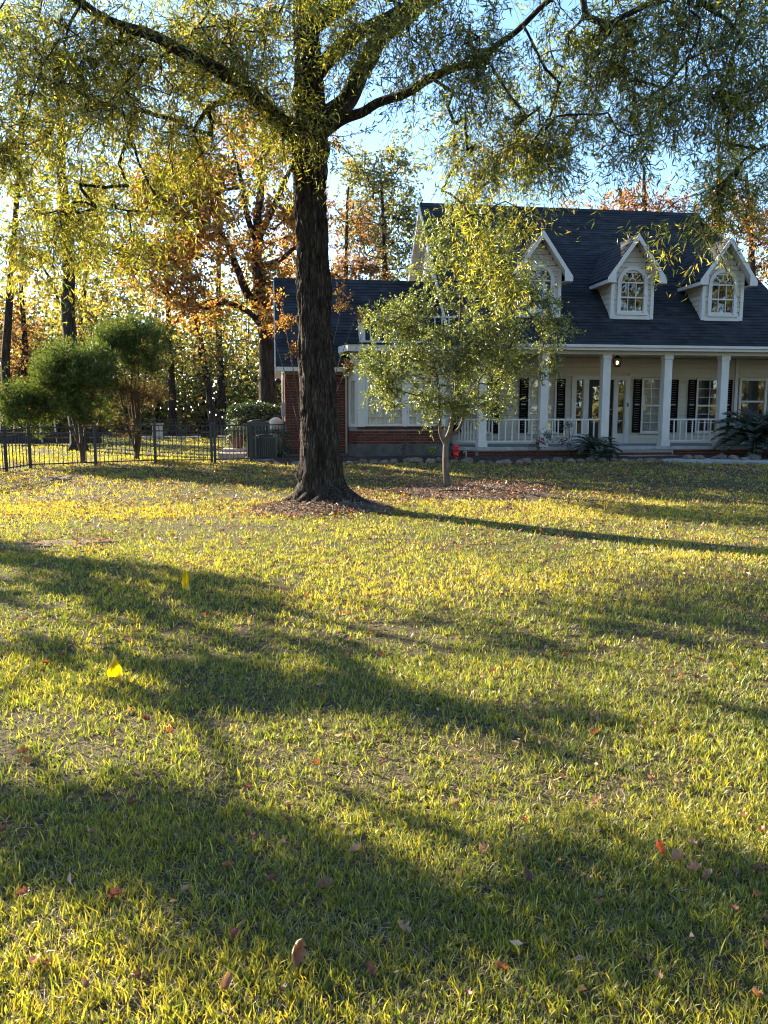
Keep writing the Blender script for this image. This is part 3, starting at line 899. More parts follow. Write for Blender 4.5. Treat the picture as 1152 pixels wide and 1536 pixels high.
    def quad(pts, name='pane'):
        mb = hb(); e = rp.uniform(-0.003, 0.003)
        mb.add([(x, gy_ + e * ((k % 2) * 2 - 1), z) for k, (x, z) in enumerate(pts)], [tuple(range(len(pts)))]); mb.build(name, M['glass'], o)
    zm = (z0 + zs) / 2
    for i in range(3):
        a, b = xc - hwid + 2 * hwid * i / 3, xc - hwid + 2 * hwid * (i + 1) / 3
        quad([(a, z0), (b, z0), (b, zm), (a, zm)]); quad([(a, zm), (b, zm), (b, zs), (a, zs)])
    for i in range(4):
        t0, t1 = math.pi * i / 4, math.pi * (i + 1) / 4
        tt = [t0 + (t1 - t0) * k / 4 for k in range(5)]
        quad([(xc + 0.12 * math.cos(t1), zs + 0.12 * math.sin(t1)), (xc + 0.12 * math.cos(t0), zs + 0.12 * math.sin(t0))] + [(xc + hwid * math.cos(t), zs + hwid * math.sin(t)) for t in tt])
    quad([(xc + 0.12 * math.cos(math.pi * k / 8), zs + 0.12 * math.sin(math.pi * k / 8)) for k in range(9)])
    y0_, y1_ = yf + 0.012, yf + 0.05
    hb().box(xc - hwid, xc + hwid, y0_ - 0.01, y1_, zm - 0.022, zm + 0.022).build('meeting_rail', M['white_paint'], o)
    hb().box(xc - hwid, xc + hwid, y0_ - 0.008, y1_, zs - 0.02, zs + 0.02).build('transom_bar', M['white_paint'], o)
    hb().box(xc - hwid, xc + hwid, y0_ - 0.009, y1_, z0 - 0.005, z0 + 0.04).build('bottom_rail', M['white_paint'], o)
    for i in (1, 2):
        x = xc - hwid + 2 * hwid * i / 3
        hb().box(x - 0.009, x + 0.009, y0_ - 0.003, y1_ - 0.003, z0, zs).build('muntin', M['white_paint'], o)
    for i in (1, 2, 3):
        t = math.pi * i / 4
        hb().bar((xc + 0.11 * math.cos(t), y0_ + 0.02, zs + 0.11 * math.sin(t)), (xc + hwid * math.cos(t), y0_ + 0.02, zs + hwid * math.sin(t)), 0.03, 0.018).build('muntin', M['white_paint'], o)
    hb().tube([(xc + 0.12 * math.cos(math.pi * k / 10), y0_ + 0.02, zs + 0.12 * math.sin(math.pi * k / 10)) for k in range(11)], 0.011, 6).build('muntin', M['white_paint'], o)
for xc in (-1.94, 0.915, 3.77):
    dormer(xc)

# brick wing -----------------------------------------------------------
WX0, WRY, WRZ, WEY, WEZ = -9.5, 3.05, 5.77, 0.25, 2.97
wing = hb().box(-9.24, -4.4, 0.615, 5.4, 0.25, 2.84).build('wing_wall', M['mortar'], house)
lay_bricks(wing, -9.24, -7.42, 0.60, 0.50, 2.80)
hb().box(-9.28, -7.45, 0.57, 0.611, 0.2, 0.495).build('foundation', M['foundation'], house)
# sunlit end wall: bricks seen edge on, too narrow to pick apart
V = []; mb = hb()
for r in range(31):
    y = 0.60 - (BRW / 2 if r % 2 else 0)
    while y < 5.4:
        y0, y1 = max(y, 0.60), min(y + 0.203, 5.4)
        if y1 - y0 > 0.03: mb.box(-9.255, -9.235, y0, y1, 0.5 + r * BRH, 0.5 + r * BRH + 0.0635)
        y += BRW
tag(mb.build('end_wall_bricks', M['brick'], wing), kind='stuff')
g = hb(); g.prism([(-9.235, 0.62, 2.80), (-9.235, 5.4, 2.80), (-9.235, WRY, WRZ - 0.15)], (0.1, 0, 0)); g.build('wing_gable', M['cream_siding'], house)
for i in range(17):
    z = 2.82 + 0.152 * i; h = (WRZ - 0.15 - z - 0.152)
    if h < 0.1: break
    hb().hexa([(-9.27, WRY - h, z), (-9.236, WRY - h, z), (-9.236, WRY + h, z), (-9.27, WRY + h, z), (-9.25, WRY - h, z + .152), (-9.236, WRY - h, z + .152), (-9.236, WRY + h, z + .152), (-9.25, WRY + h, z + .152)]).build('siding_board', M['cream_siding'], house)
wd = hb()
wd.prism([(WX0, WEY, WEZ - 0.04), (-4.34, WEY, WEZ - 0.04), (-4.34, WRY, WRZ - 0.04), (WX0, WRY, WRZ - 0.04)], (0, 0.05, -0.05))
wd.prism([(WX0, WRY, WRZ - 0.045), (-4.34, WRY, WRZ - 0.045), (-4.34, 2 * WRY - WEY, WEZ - 0.045), (WX0, 2 * WRY - WEY, WEZ - 0.045)], (0, -0.05, -0.05))
wroof = wd.build('wing_roof', M['shingle'], house)
for i in range(28):
    dy, dz = (WRY - WEY) / 28, (WRZ - WEZ) / 28
    mb = hb(); course_strip(mb, WX0, -4.345, WX0, -4.345, WEY + dy * i, WEZ + dz * i - 0.035, dy, dz)
    mb.build('shingle_course', M['shingle'], wroof)
hb().prism([(WX0, WRY - 0.11, WRZ - 0.12), (WX0, WRY, WRZ + 0.012), (WX0, WRY + 0.11, WRZ - 0.12)], (WX0 * -1 - 4.35, 0, 0)).build('ridge_cap', M['shingle'], wroof)
for s in (1, -1):
    f = lambda Y: Y if s > 0 else 2 * WRY - Y
    hb().prism([(WX0 - 0.03, f(WEY), WEZ - 0.05), (WX0 - 0.03, f(WRY), WRZ - 0.05), (WX0 - 0.03, f(WRY), WRZ - 0.25), (WX0 - 0.03, f(WEY), WEZ - 0.22)], (0.03, 0, 0)).build('rake_board', M['white_paint'], house)
    hb().prism([(WX0, f(WEY), WEZ - 0.15), (WX0, f(WRY), WRZ - 0.15), (WX0, f(WRY), WRZ - 0.18), (WX0, f(WEY), WEZ - 0.18)], (0.24, 0, 0)).build('rake_soffit', M['white_paint'], house)
hb().box(WX0 + 0.01, -7.55, 0.262, 0.285, 2.80, 2.925).build('fascia', M['white_paint'], house)
hb().box(WX0 + 0.01, -7.55, 0.287, 0.612, 2.80, 2.82).build('soffit', M['white_paint'], house)

# canted bay with flat roof and balustrade
BAY = [(-7.47, 0.60), (-7.26, 0.10), (-4.72, 0.10), (-4.42, 0.60)]
hb().prism([(x, y, 0.2) for x, y in [(-7.50, 0.60), (-7.29, 0.05), (-4.69, 0.05), (-4.38, 0.60)]], (0, 0, 0.57)).build('foundation', M['foundation'], house)
bm_ = hb(); bm_.prism([(x + (0.01 if i < 2 else -0.01), y + 0.012, 0.77) for i, (x, y) in enumerate(BAY)], (0, 0, 0.49))
bay = bm_.build('bay_wall', M['mortar'], house)
lay_bricks(bay, -7.26, -4.72, 0.10, 0.775, 1.19)
a_l = math.atan2(-0.5, 0.21); lay_bricks(bay, 0, 0.54, 0, 0.775, 1.19, rot=a_l, org=(-7.475, 0.595))
mbx = MB(); mbx.box(0, 0.0635, 0, 0.09, 0, 0.066); soldier = mbx.mesh('brick'); soldier.materials.append(M['brick'])
x = -7.26
while x < -4.78:
    o = bpy.data.objects.new('brick', soldier); COL.objects.link(o); o.parent = bay; o.location = (x, 0.06, 1.195); x += 0.0745
bf = hb(); bf.prism([(-7.44, 0.60, 1.262), (-7.235, 0.215, 1.262), (-4.75, 0.215, 1.262), (-4.45, 0.60, 1.262)], (0, 0, 2.07)); bf.build('bay_core', M['cream_siding'], house)
boards(house, -7.24, -4.74, 0.12, 2.62, 3.33, [])
for a, b in ((-7.25, -7.02), (-5.93, -5.84), (-4.86, -4.73)):
    hb().box(a, b, 0.09, 0.21, 1.262, 2.62).build('window_post', M['white_paint'], house)
window(house, -6.96, -5.98, 1.33, 2.55, 0.125, 4, 6, 0.055, 'blind_or_dark_sheet', sill=False, mw=0.012, mid=3)
window(house, -5.78, -4.92, 1.33, 2.55, 0.125, 4, 6, 0.055, 'blind_or_dark_sheet', sill=False, mw=0.012, mid=3)
# canted side light
cs = hb(); u = Vector((0.21, -0.5, 0)).normalized()
p0 = Vector((-7.47, 0.60, 0)); n_ = Vector((-u.y, u.x, 0)) * -1
n_ = Vector((-0.5, -0.21, 0)).normalized()
for s0, s1 in ((0.0, 0.14), (0.40, 0.54)):
    a, b = p0 + u * s0, p0 + u * s1
    cs.prism([a + Vector((0, 0, 1.262)) , b + Vector((0, 0, 1.262)), b - n_ * 0.05 + Vector((0, 0, 1.262)), a - n_ * 0.05 + Vector((0, 0, 1.262))], (0, 0, 2.06))
a, b = p0 + u * 0.14, p0 + u * 0.40
for z_, h_ in ((1.262, 0.08), (2.55, 0.775)):
    cs.prism([a + Vector((0, 0, z_)), b + Vector((0, 0, z_)), b - n_ * 0.05 + Vector((0, 0, z_)), a - n_ * 0.05 + Vector((0, 0, z_))], (0, 0, h_))
sw = cs.build('side_window', M['white_paint'], house)
pg = hb(); a2, b2 = a - n_ * 0.03, b - n_ * 0.03
pg.add([a2 + Vector((0, 0, 1.34)), b2 + Vector((0, 0, 1.34)), b2 + Vector((0, 0, 2.55)), a2 + Vector((0, 0, 2.55))], [(0, 1, 2, 3)]); pg.build('pane', M['glass'], sw)
# eave slab, dark flashing, balustrade
hb().prism([(x, y, 3.331) for x, y in [(-7.74, 0.60), (-7.55, -0.28), (-4.55, -0.28), (-4.36, 0.60)]], (0, 0, 0.175)).build('bay_eave', M['white_paint'], house)
hb().prism([(x, y, 3.507) for x, y in [(-7.77, 1.2), (-7.58, -0.31), (-4.52, -0.31), (-4.36, 1.2)]], (0, 0, 0.05)).build('flat_roof', M['shingle'], house)
br = railing((-7.08, 0.10), (-4.45, 0.10), 3.62, 4.32, 0.21, house, name='roof_balustrade', sec=0.03)
br2 = railing((-7.08, 0.16), (-7.08, 1.35), 3.62, 4.32, 0.12, house, name='roof_balustrade', sec=0.03)
hb().box(-7.13, -7.03, 0.05, 0.15, 3.557, 4.36).build('newel_post', M['white_paint'], house)
# downspout and white end of the gutter by the bay
hb().tube([(-7.62, 0.12, 2.95), (-7.60, 0.3, 2.75), (-7.52, 0.56, 2.6), (-7.52, 0.56, 0.5)], 0.03, 8).build('downspout', M['white_paint'], house, True)
# lower wing on the right of the porch
rw = hb(); rw.prism([(6.45, EY, EZ - 0.06), (9.7, EY, EZ - 0.06), (9.7, 1.45, EZ + 1.78), (6.45, 1.45, EZ + 1.78)], (0, 0.06, -0.06))
rw.prism([(6.0, 1.45, EZ + 1.775), (9.7, 1.45, EZ + 1.775), (9.7, 3.3, EZ - 0.07), (6.3, 3.3, EZ - 0.07)], (0, -0.06, -0.06))
rwo = rw.build('side_roof', M['shingle'], house)
for i in range(18):
    d_ = 1.85 / 18; mb = hb(); course_strip(mb, 6.4, 9.71, 6.4, 9.71, EY + d_ * i, EZ + d_ * i - 0.05, d_, d_); mb.build('shingle_course', M['shingle'], rwo)
# meter box, conduits and floodlight on the sunlit end wall
hb().box(-9.36, -9.256, 1.3, 1.62, 1.55, 1.95).build('meter_box', M['grey_metal'], house)
hb().tube([(-9.30, 1.45, 1.95), (-9.30, 1.45, 3.1)], 0.025, 8).build('conduit', M['grey_metal'], house, True)
hb().tube([(-9.30, 2.1, 0.5), (-9.30, 2.1, 2.8)], 0.03, 8).build('conduit', M['grey_metal'], house, True)
fl_ = hb(); fl_.lathe([(0.03, 0.0), (0.09, 0.10), (0.09, 0.14), (0.0, 0.15)], 12, (0, 0, 0))
fo = fl_.build('floodlight', M['black_metal'], house, True); fo.location = (-9.42, 0.7, 2.62); fo.rotation_euler = (2.5, 0.3, 0)

# porch lantern (hangs from the ceiling, burning)
lp = hw(0.79, 1.0)
lan = empty('porch_lantern', (lp.x, lp.y, 3.04), HA, 'lit black metal lantern hanging from the porch ceiling before the door', 'lantern')
hb().lathe([(0.15, 0.235), (0.13, 0.25), (0.05, 0.32), (0.03, 0.36), (0.0, 0.36)], 8).build('cap', M['black_metal'], lan)
hb().tube([(0, 0, 0.36), (0, 0, 0.40)], 0.012, 6).build('stem', M['black_metal'], lan)
for k in range(6):
    t = math.pi * k / 3 + 0.2
    hb().bar((0.10 * math.cos(t), 0.10 * math.sin(t), 0.03), (0.135 * math.cos(t), 0.135 * math.sin(t), 0.236), 0.014).build('frame_bar', M['black_metal'], lan)
hb().lathe([(0.0, 0.0), (0.05, 0.0), (0.105, 0.02), (0.105, 0.04), (0.0, 0.04)], 12).build('base', M['black_metal'], lan)
bl = hb(); bl.lathe([(0.0, 0.07), (0.022, 0.08), (0.036, 0.13), (0.025, 0.17), (0.0, 0.185)], 12); bl.build('bulb', M['bulb_glow'], lan, True)

# ================================================================== the big willow oak
def limb_seed(curves):
    """seed nodes along hand laid limbs; first point of each later limb hangs on the nearest earlier node"""
    P, par = [], []
    for pts in curves:
        for i, q in enumerate(pts):
            q = np.array(q, float)
            if i == 0:
                par.append(-1 if not P else int(np.argmin(np.linalg.norm(np.array(P) - q, axis=1))))
            else:
                par.append(len(P) - 1)
            P.append(q)
    return np.array(P), np.array(par)

OAK_Y = 13.27
oak = empty('oak_tree', (-1.0, OAK_Y, 0.0), 0, 'large oak with thick dark trunk and drooping narrow yellow-green leaves', 'tree')
def rel(o, pts):
    b = np.array(o.location)
    return np.asarray(pts, float) - b
tr = [at(489, 772, OAK_Y), at(488, 752, OAK_Y), at(484, 730, OAK_Y), at(482, 705, OAK_Y), at(478, 600, OAK_Y), at(472, 480, OAK_Y), at(467, 360, OAK_Y), at(465, 280, OAK_Y), at(465, 215, OAK_Y), at(462, 100, OAK_Y), at(459, 0, OAK_Y), (-1.0, 13.5, 10.5), (-0.7, 13.7, 13.0), (-0.5, 13.8, 15.5)]
trr = [0.66, 0.50, 0.42, 0.37, 0.30, 0.27, 0.255, 0.262, 0.30, 0.22, 0.19, 0.14, 0.09, 0.03]
cp, cr = catmull(tr, trr, 22)
# furrowed trunk with root flare
NS = 120
rngN = np.random.RandomState(4)
V = []
for i, (q, r) in enumerate(zip(cp, cr)):
    for k in range(NS):
        t = 2 * math.pi * k / NS
        z = q.z
        flare = max(0.0, 1 - z / 0.75) ** 2
        rootw = 1 + flare * (0.30 * math.cos(5 * t + 0.8) + 0.16 * math.cos(3 * t + 2.2) + 0.10 * math.cos(8 * t))
        c, s = math.cos(t), math.sin(t)
        ridge = mnoise.noise(Vector((c * 7.5, s * 7.5, z * 1.6))) * 0.7 + mnoise.noise(Vector((c * 13, s * 13, z * 4.5 + 7))) * 0.7
        ridge = abs(ridge) - 0.25
        rad = r * rootw + ridge * 0.075 * min(1, r / 0.25) + 0.035 * mnoise.noise(Vector((c * 1.6, s * 1.6, z * 1.1))) + 0.012 * mnoise.noise(Vector((c * 3, s * 3, z * 7)))
        V.append((q.x + c * rad, q.y + s * rad, q.z))
V = np.array(V)
nr = len(cp)
ii = np.arange(nr - 1)[:, None] * NS; kk = np.arange(NS)[None, :]
fq = np.stack([ii + kk, ii + (kk + 1) % NS, ii + NS + (kk + 1) % NS, ii + NS + kk], 2).reshape(-1, 4)
link('trunk', np_mesh('trunk', rel(oak, V), fq.ravel(), np.full(len(fq), 4, np.int32)), M['bark_oak'], oak, smooth=True)

rr_ = random.Random(6)
for k, (an, ln, th) in enumerate([(2.9, 1.25, .15), (3.7, 1.0, .13), (4.5, .95, .12), (5.3, 1.1, .14), (6.0, 1.35, .16), (0.7, 1.0, .12), (1.8, 1.1, .13)]):
    pts, rad = [], []
    for i in range(7):
        t = i / 6; a_ = an + .25 * math.sin(t * 3 + k)
        x = -1.0 + math.cos(a_) * (.30 + .6 * ln * t); y = OAK_Y - .05 + math.sin(a_) * (.30 + .6 * ln * t)
        pts.append(tuple(rel(oak, (x, y, gzf(x, y) + -.01 + .16 * (1 - t) ** 2 - .14 * t * t)))); rad.append(th * (1 - .6 * t))
    a, b = catmull(pts, rad, 4)
    MB().tube(a, b, 12).build('root', M['bark_oak'], oak, True)
limbs = [
    ([at(462, 222, 13.2), at(425, 185, 12.9), at(370, 130, 12.5), at(290, 80, 12.0), at(190, 45, 11.5), at(60, -30, 11.0), at(-120, -90, 10.6)], [0.15, 0.13, 0.11, 0.088, 0.07, 0.05, 0.025]),
    ([at(470, 214, 13.2), at(520, 178, 13.0), at(560, 160, 12.8), at(640, 122, 12.3), at(690, 100, 12.0), at(760, 60, 11.6), at(830, 0, 11.2), at(930, -60, 10.8)], [0.10, 0.08, 0.070, 0.060, 0.052, 0.042, 0.032, 0.016]),
    ([at(466, 195, 13.3), at(520, 150, 13.3), at(552, 100, 13.3), at(572, 60, 13.3), at(640, 5, 13.1), at(760, -90, 12.8)], [0.19, 0.16, 0.145, 0.125, 0.10, 0.05]),
    ([at(462, 120, 13.3), at(520, 62, 13.0), at(600, 18, 12.5), at(680, -20, 12.0), at(800, -60, 11.4)], [0.13, 0.11, 0.09, 0.07, 0.04]),
    ([at(455, 225, 13.1), at(420, 190, 13.0), at(385, 150, 12.9), at(345, 142, 12.7), at(310, 165, 12.4), at(285, 200, 12.2)], [0.10, 0.085, 0.07, 0.055, 0.04, 0.02]),
    ([(-1.15, 13.3, 7.8), (1.2, 12.1, 8.9), (3.6, 10.8, 9.0), (6.2, 9.8, 8.3), (8.0, 9.2, 7.4)], [0.15, 0.12, 0.09, 0.06, 0.02]),
    ([(-1.15, 13.3, 8.2), (-3.2, 11.2, 9.6), (-5.4, 9.6, 9.6), (-7.4, 8.6, 8.6)], [0.15, 0.12, 0.08, 0.03]),
    ([(-1.1, 13.3, 8.8), (-3.4, 14.4, 10.4), (-6.2, 15.0, 10.6), (-8.4, 15.4, 9.8)], [0.14, 0.11, 0.07, 0.03]),
    ([(-1.0, 13.4, 9.4), (1.0, 15.0, 10.8), (3.6, 16.2, 11.0), (6.0, 16.8, 10.4)], [0.13, 0.10, 0.06, 0.02]),
    ([(-1.0, 13.4, 9.6), (-0.5, 10.8, 11.2), (0.6, 8.4, 11.2)], [0.12, 0.09, 0.03]),
]
curves = [[tuple(q) for q in cp[int(len(cp) * 0.55)::4]]]
lb = []
for pts, rad in limbs:
    a, b = catmull(pts, rad, 7)
    a = [q + Vector((mnoise.noise(q * 1.7), mnoise.noise(q * 1.7 + Vector((9, 0, 0))), mnoise.noise(q * 1.7 + Vector((0, 9, 0))))) * 0.10 for q in a]
    a[0] = Vector(pts[0])
    mb = MB(); mb.tube([tuple(rel(oak, q)) for q in a], b, 14)
    mb.build('limb', M['bark_oak'], oak, True)
    curves.append([tuple(q) for q in a[1:]])
seedP, seedPar = limb_seed(curves)
rng = np.random.RandomState(11)
# foliage masses: pixel centre, depth, pixel radii, depth radius, sprays, share of yellow
OAK_BLOBS = [
    (60, 50, 11.6, 150, 90, 1.8, 150, .35), (210, 40, 12.0, 130, 70, 1.8, 120, .3), (40, 170, 11.8, 110, 100, 1.6, 115, .45),
    (170, 150, 12.0, 120, 80, 1.6, 105, .45), (300, 120, 12.4, 120, 90, 1.5, 110, .4), (120, 270, 12.4, 130, 90, 1.5, 110, .7),
    (240, 225, 12.6, 100, 70, 1.4, 62, .75), (40, 330, 12.8, 70, 80, 1.3, 50, .75), (160, 340, 13.0, 70, 55, 1.3, 26, .8), (330, 200, 12.7, 80, 50, 1.2, 34, .6),
    (395, 60, 12.6, 100, 80, 1.5, 80, .35), (400, 170, 12.9, 60, 50, 1.0, 34, .4), (470, 100, 12.3, 60, 80, .8, 42, .3), (470, 20, 11.8, 90, 50, 1.2, 40, .25),
    (560, 40, 12.6, 80, 60, 1.2, 50, .15), (620, 90, 12.4, 70, 60, 1.0, 35, .15), (690, 40, 11.8, 90, 60, 1.2, 60, .1),
    (720, 140, 12.2, 100, 60, 1.2, 70, .12), (800, 70, 11.6, 100, 80, 1.5, 90, .1), (900, 60, 11.2, 120, 80, 1.5, 100, .1), (1010, 70, 10.6, 120, 80, 1.5, 105, .1), (1110, 60, 10.2, 100, 80, 1.5, 85, .1),
    (880, 160, 11.6, 120, 60, 1.3, 80, .12), (1000, 180, 10.8, 110, 60, 1.3, 65, .12), (1110, 170, 10.4, 80, 60, 1.2, 50, .12), (960, 250, 11.2, 90, 35, 1.0, 22, .2), (850, 230, 11.8, 90, 40, 1.0, 35, .25),
    (720, 225, 12.8, 80, 40, 1.0, 60, .3), (770, 265, 13.0, 75, 45, 1.0, 44, .4), (720, 290, 13.4, 40, 45, .9, 34, .5), (745, 330, 13.4, 50, 50, .9, 36, .5), (790, 340, 13.2, 22, 45, .6, 12, .8), (730, 365, 13.6, 30, 40, .7, 16, .5), (750, 390, 13.6, 30, 40, .6, 14, .85),
    (1080, 290, 10.6, 40, 50, .7, 28, .3), (1060, 350, 10.6, 18, 28, .4, 8, .4), (1140, 260, 10.2, 30, 50, .6, 16, .2), (965, 375, 11.0, 14, 14, .3, 3, .5), (1000, 330, 11.0, 26, 14, .4, 4, .4),
]
att, yel = [], []
for px, py, Y, rx, ry, rY, n, yf in OAK_BLOBS:
    c = at(px, py, Y); s = Y / F
    n = int(n * (0.62 if px > 540 else 0.85))
    att.append(blob(rng, c, (rx * s, rY, ry * s), n, clump=10, tight=.26)); yel.append(np.full(n, min(.55, yf + .08)))
nin = sum(len(a) for a in att)
for c, r, n in [((-5, 12, 10.5), (3, 3.2, 1.6), 30), ((-1, 13, 12), (3.4, 3.4, 2.2), 60), ((3.5, 12, 10.8), (3, 3, 1.6), 60), ((-6.5, 15.5, 10.6), (2.6, 2.4, 1.4), 16), ((4.5, 16, 11), (2.6, 2.4, 1.4), 45), ((0, 9, 11), (3, 2, 1.4), 45), ((7, 9.6, 8.6), (1.6, 1.6, 1.2), 35), ((-7.4, 9, 8.8), (1.6, 1.6, 1.2), 12), ((-0.6, 14, 15), (2.2, 2.2, 1.2), 30)]:
    att.append(blob(rng, c, r, n, tight=0.25)); yel.append(np.full(n, 0.2))
att = np.concatenate(att); yel = np.concatenate(yel)
N, par, ends = grow(seedP, seedPar, att, rng, 0.22, 0.16, sag=0.8)
N[len(seedP):] += np.stack([vnoise(N[len(seedP):, 0] * 2.5 + k * 17, N[len(seedP):, 2] * 2.5 + N[len(seedP):, 1]) - .5 for k in range(3)], 1) * .22
branch_object('branches', rel(oak, N), par, ends, len(seedP), M['bark_oak'], oak, 0.0036, 0.43, 6, 0.05)
P, D, tA, tB = sprays(rng, att, 4, 14, 0.60, 0.5)
link('twigs', seg_mesh('twigs', rel(oak, tA), rel(oak, tB), np.full(len(tA), .004), np.full(len(tA), .0015), 3), M['bark_oak'], oak)
oy = np.repeat(yel, 56)
n = len(P)
cg = palette(rng, n, [(0.085, 0.115, 0.02), (0.125, 0.155, 0.026), (0.18, 0.20, 0.034), (0.20, 0.15, 0.035)], [4, 4, 2, .5])
cy = palette(rng, n, [(0.36, 0.33, 0.045), (0.28, 0.29, 0.045), (0.44, 0.34, 0.05), (0.38, 0.21, 0.04)], [4, 4, 1.5, .5])
pick = rng.rand(n) < np.clip(oy + 0.25 * (vnoise(P[:, 0] * 1.2 + 40, P[:, 2] * 1.2 + P[:, 1]) - 0.5), 0, 1)
Cc = np.where(pick[:, None], cy, cg)
tag(link('crown', leaf_mesh('crown', rel(oak, P), D, 0.085 + 0.06 * rng.rand(n), 0.013 + 0.012 * rng.rand(n), Cc, rng), M['leaf_oak'], oak), kind='stuff')

# ================================================================== generic trees
def make_tree(name, label, base, trunk, blobs, seed, bark, leaf, cols, wts, leafL, leafW, kt=3, jl=10, tl=0.5, droop=0.1, limbs=(), twig=0.008, group=None, nb=5, tight=0.33, rmax=0.12, twigs=False, cat='tree', k=10, step=0.6, colfn=None, parts=('trunk', 'crown')):
    rg = np.random.RandomState(seed)
    o = empty(name, base, 0, label, cat, group)
    cv = []
    for i, (pts, rad) in enumerate([trunk] + list(limbs)):
        a, b = catmull(pts, rad, 6)
        if i == 0 and len(a) > 2:
            b[0] *= 1.35
        wob = 0.25 * (b[0] if b[0] > 0.05 else 0.05)
        a = [q + Vector((mnoise.noise(q * 0.9 + Vector((seed, 0, 0))), mnoise.noise(q * 0.9 + Vector((0, seed, 0))), 0)) * wob * (0 if j == 0 else 1) for j, q in enumerate(a)]
        mb = MB(); mb.tube([tuple(rel(o, q)) for q in a], b, k)
        mb.build(parts[0] if i == 0 else 'limb', M[bark], o, True)
        cv.append([tuple(q) for q in (a[len(a) // 3:] if i == 0 else a[1:])])
    sp, spar = limb_seed(cv)
    att = np.concatenate([blob(rg, c, r, n_, tight=tight) for c, r, n_ in blobs])
    att[:, 2] = np.maximum(att[:, 2], base[2] + 0.3)
    N, par, ends = grow(sp, spar, att, rg, step, 0.12)
    branch_object('branches', rel(o, N), par, ends, len(sp), M[bark], o, twig, 0.45, nb, rmax)
    P, D, tA, tB = sprays(rg, att, kt, jl, tl, droop)
    if twigs:
        link('twigs', seg_mesh('twigs', rel(o, tA), rel(o, tB), np.full(len(tA), twig * .7), np.full(len(tA), twig * .3), 3), M[bark], o)
    n = len(P)
    C = palette(rg, n, cols, wts) if colfn is None else colfn(rg, P)
    tag(link(parts[1], leaf_mesh(parts[1], rel(o, P), D, leafL * (0.7 + 0.6 * rg.rand(n)), leafW * (0.7 + 0.6 * rg.rand(n)), C, rg), M[leaf], o), kind='stuff')
    return o

def pxblobs(lst):
    out = []
    for px, py, Y, rx, ry, rY, n in lst:
        c = at(px, py, Y); s = Y / F
        out.append((tuple(c), (rx * s, rY, ry * s), n))
    return out

# small evergreen tree in the mulch ring
SY = 15.96
sb = Vector((1.37, SY, gzf(1.37, SY) + 0.02))
st_trunk = ([sb - Vector((-0.05, 0, 0.1)), at(672, 728, SY), at(668, 700, SY), at(668, 665, SY), at(676, 640, SY), at(682, 600, SY), at(686, 540, SY), at(690, 470, SY), at(690, 400, SY)], [0.11, 0.080, 0.064, 0.058, 0.048, 0.04, 0.032, 0.024, 0.012])
st_limbs = [([at(668, 668, SY), at(660, 648, SY), at(660, 610, SY - .1), at(655, 560, SY - .2), at(640, 500, SY - .3)], [0.04, 0.036, 0.03, 0.024, 0.012]),
            ([at(672, 655, SY), at(690, 640, SY), at(702, 600, SY + .1), at(725, 560, SY + .2), at(760, 510, SY + .3)], [0.04, 0.034, 0.028, 0.022, 0.012])]
def small_cols(rg, P):
    n = len(P)
    g = palette(rg, n, [(0.07, 0.10, 0.022), (0.10, 0.135, 0.028), (0.15, 0.175, 0.036)], [3, 4, 2.5])
    y = palette(rg, n, [(0.28, 0.29, 0.045), (0.38, 0.37, 0.055)], [3, 2])
    # paler yellow green leaves mixed in by noise patches
    k = rg.rand(n) < 0.14 + 0.28 * vnoise(P[:, 0] * 2.2 + 9, P[:, 2] * 2.2)
    return np.where(k[:, None], y, g)
make_tree('evergreen_tree', 'small leafy evergreen tree with pale forked trunk in a mulch ring', sb, st_trunk,
          pxblobs([(700, 330, 16, 40, 35, .6, 34), (740, 360, 16, 40, 35, .6, 36), (690, 375, 15.9, 45, 35, .7, 46), (735, 405, 16, 50, 35, .7, 48), (675, 420, 15.7, 55, 36, .7, 56), (620, 465, 15.9, 50, 26, .6, 40), (575, 475, 15.9, 30, 16, .4, 12), (780, 450, 16.1, 50, 35, .7, 50),
                   (650, 490, 15.6, 60, 40, .8, 62), (730, 490, 15.6, 65, 40, .8, 66), (825, 480, 16, 36, 24, .5, 26), (570, 550, 15.9, 40, 28, .5, 34), (620, 555, 15.6, 50, 32, .7, 46), (690, 550, 15.4, 60, 40, .8, 60), (760, 550, 15.8, 55, 32, .7, 48), (815, 535, 16, 32, 20, .5, 18),
                   (595, 595, 15.8, 40, 18, .5, 22), (650, 600, 15.5, 45, 24, .6, 30), (705, 605, 15.5, 45, 22, .6, 28), (755, 595, 15.8, 36, 18, .5, 18)]),
          21, 'bark_pale', 'leaf_small', None, None, 0.052, 0.027, 4, 18, 0.31, 0.15, st_limbs, 0.0035, nb=5, rmax=0.03, twigs=True, step=0.3, colfn=small_cols, tight=0.30)

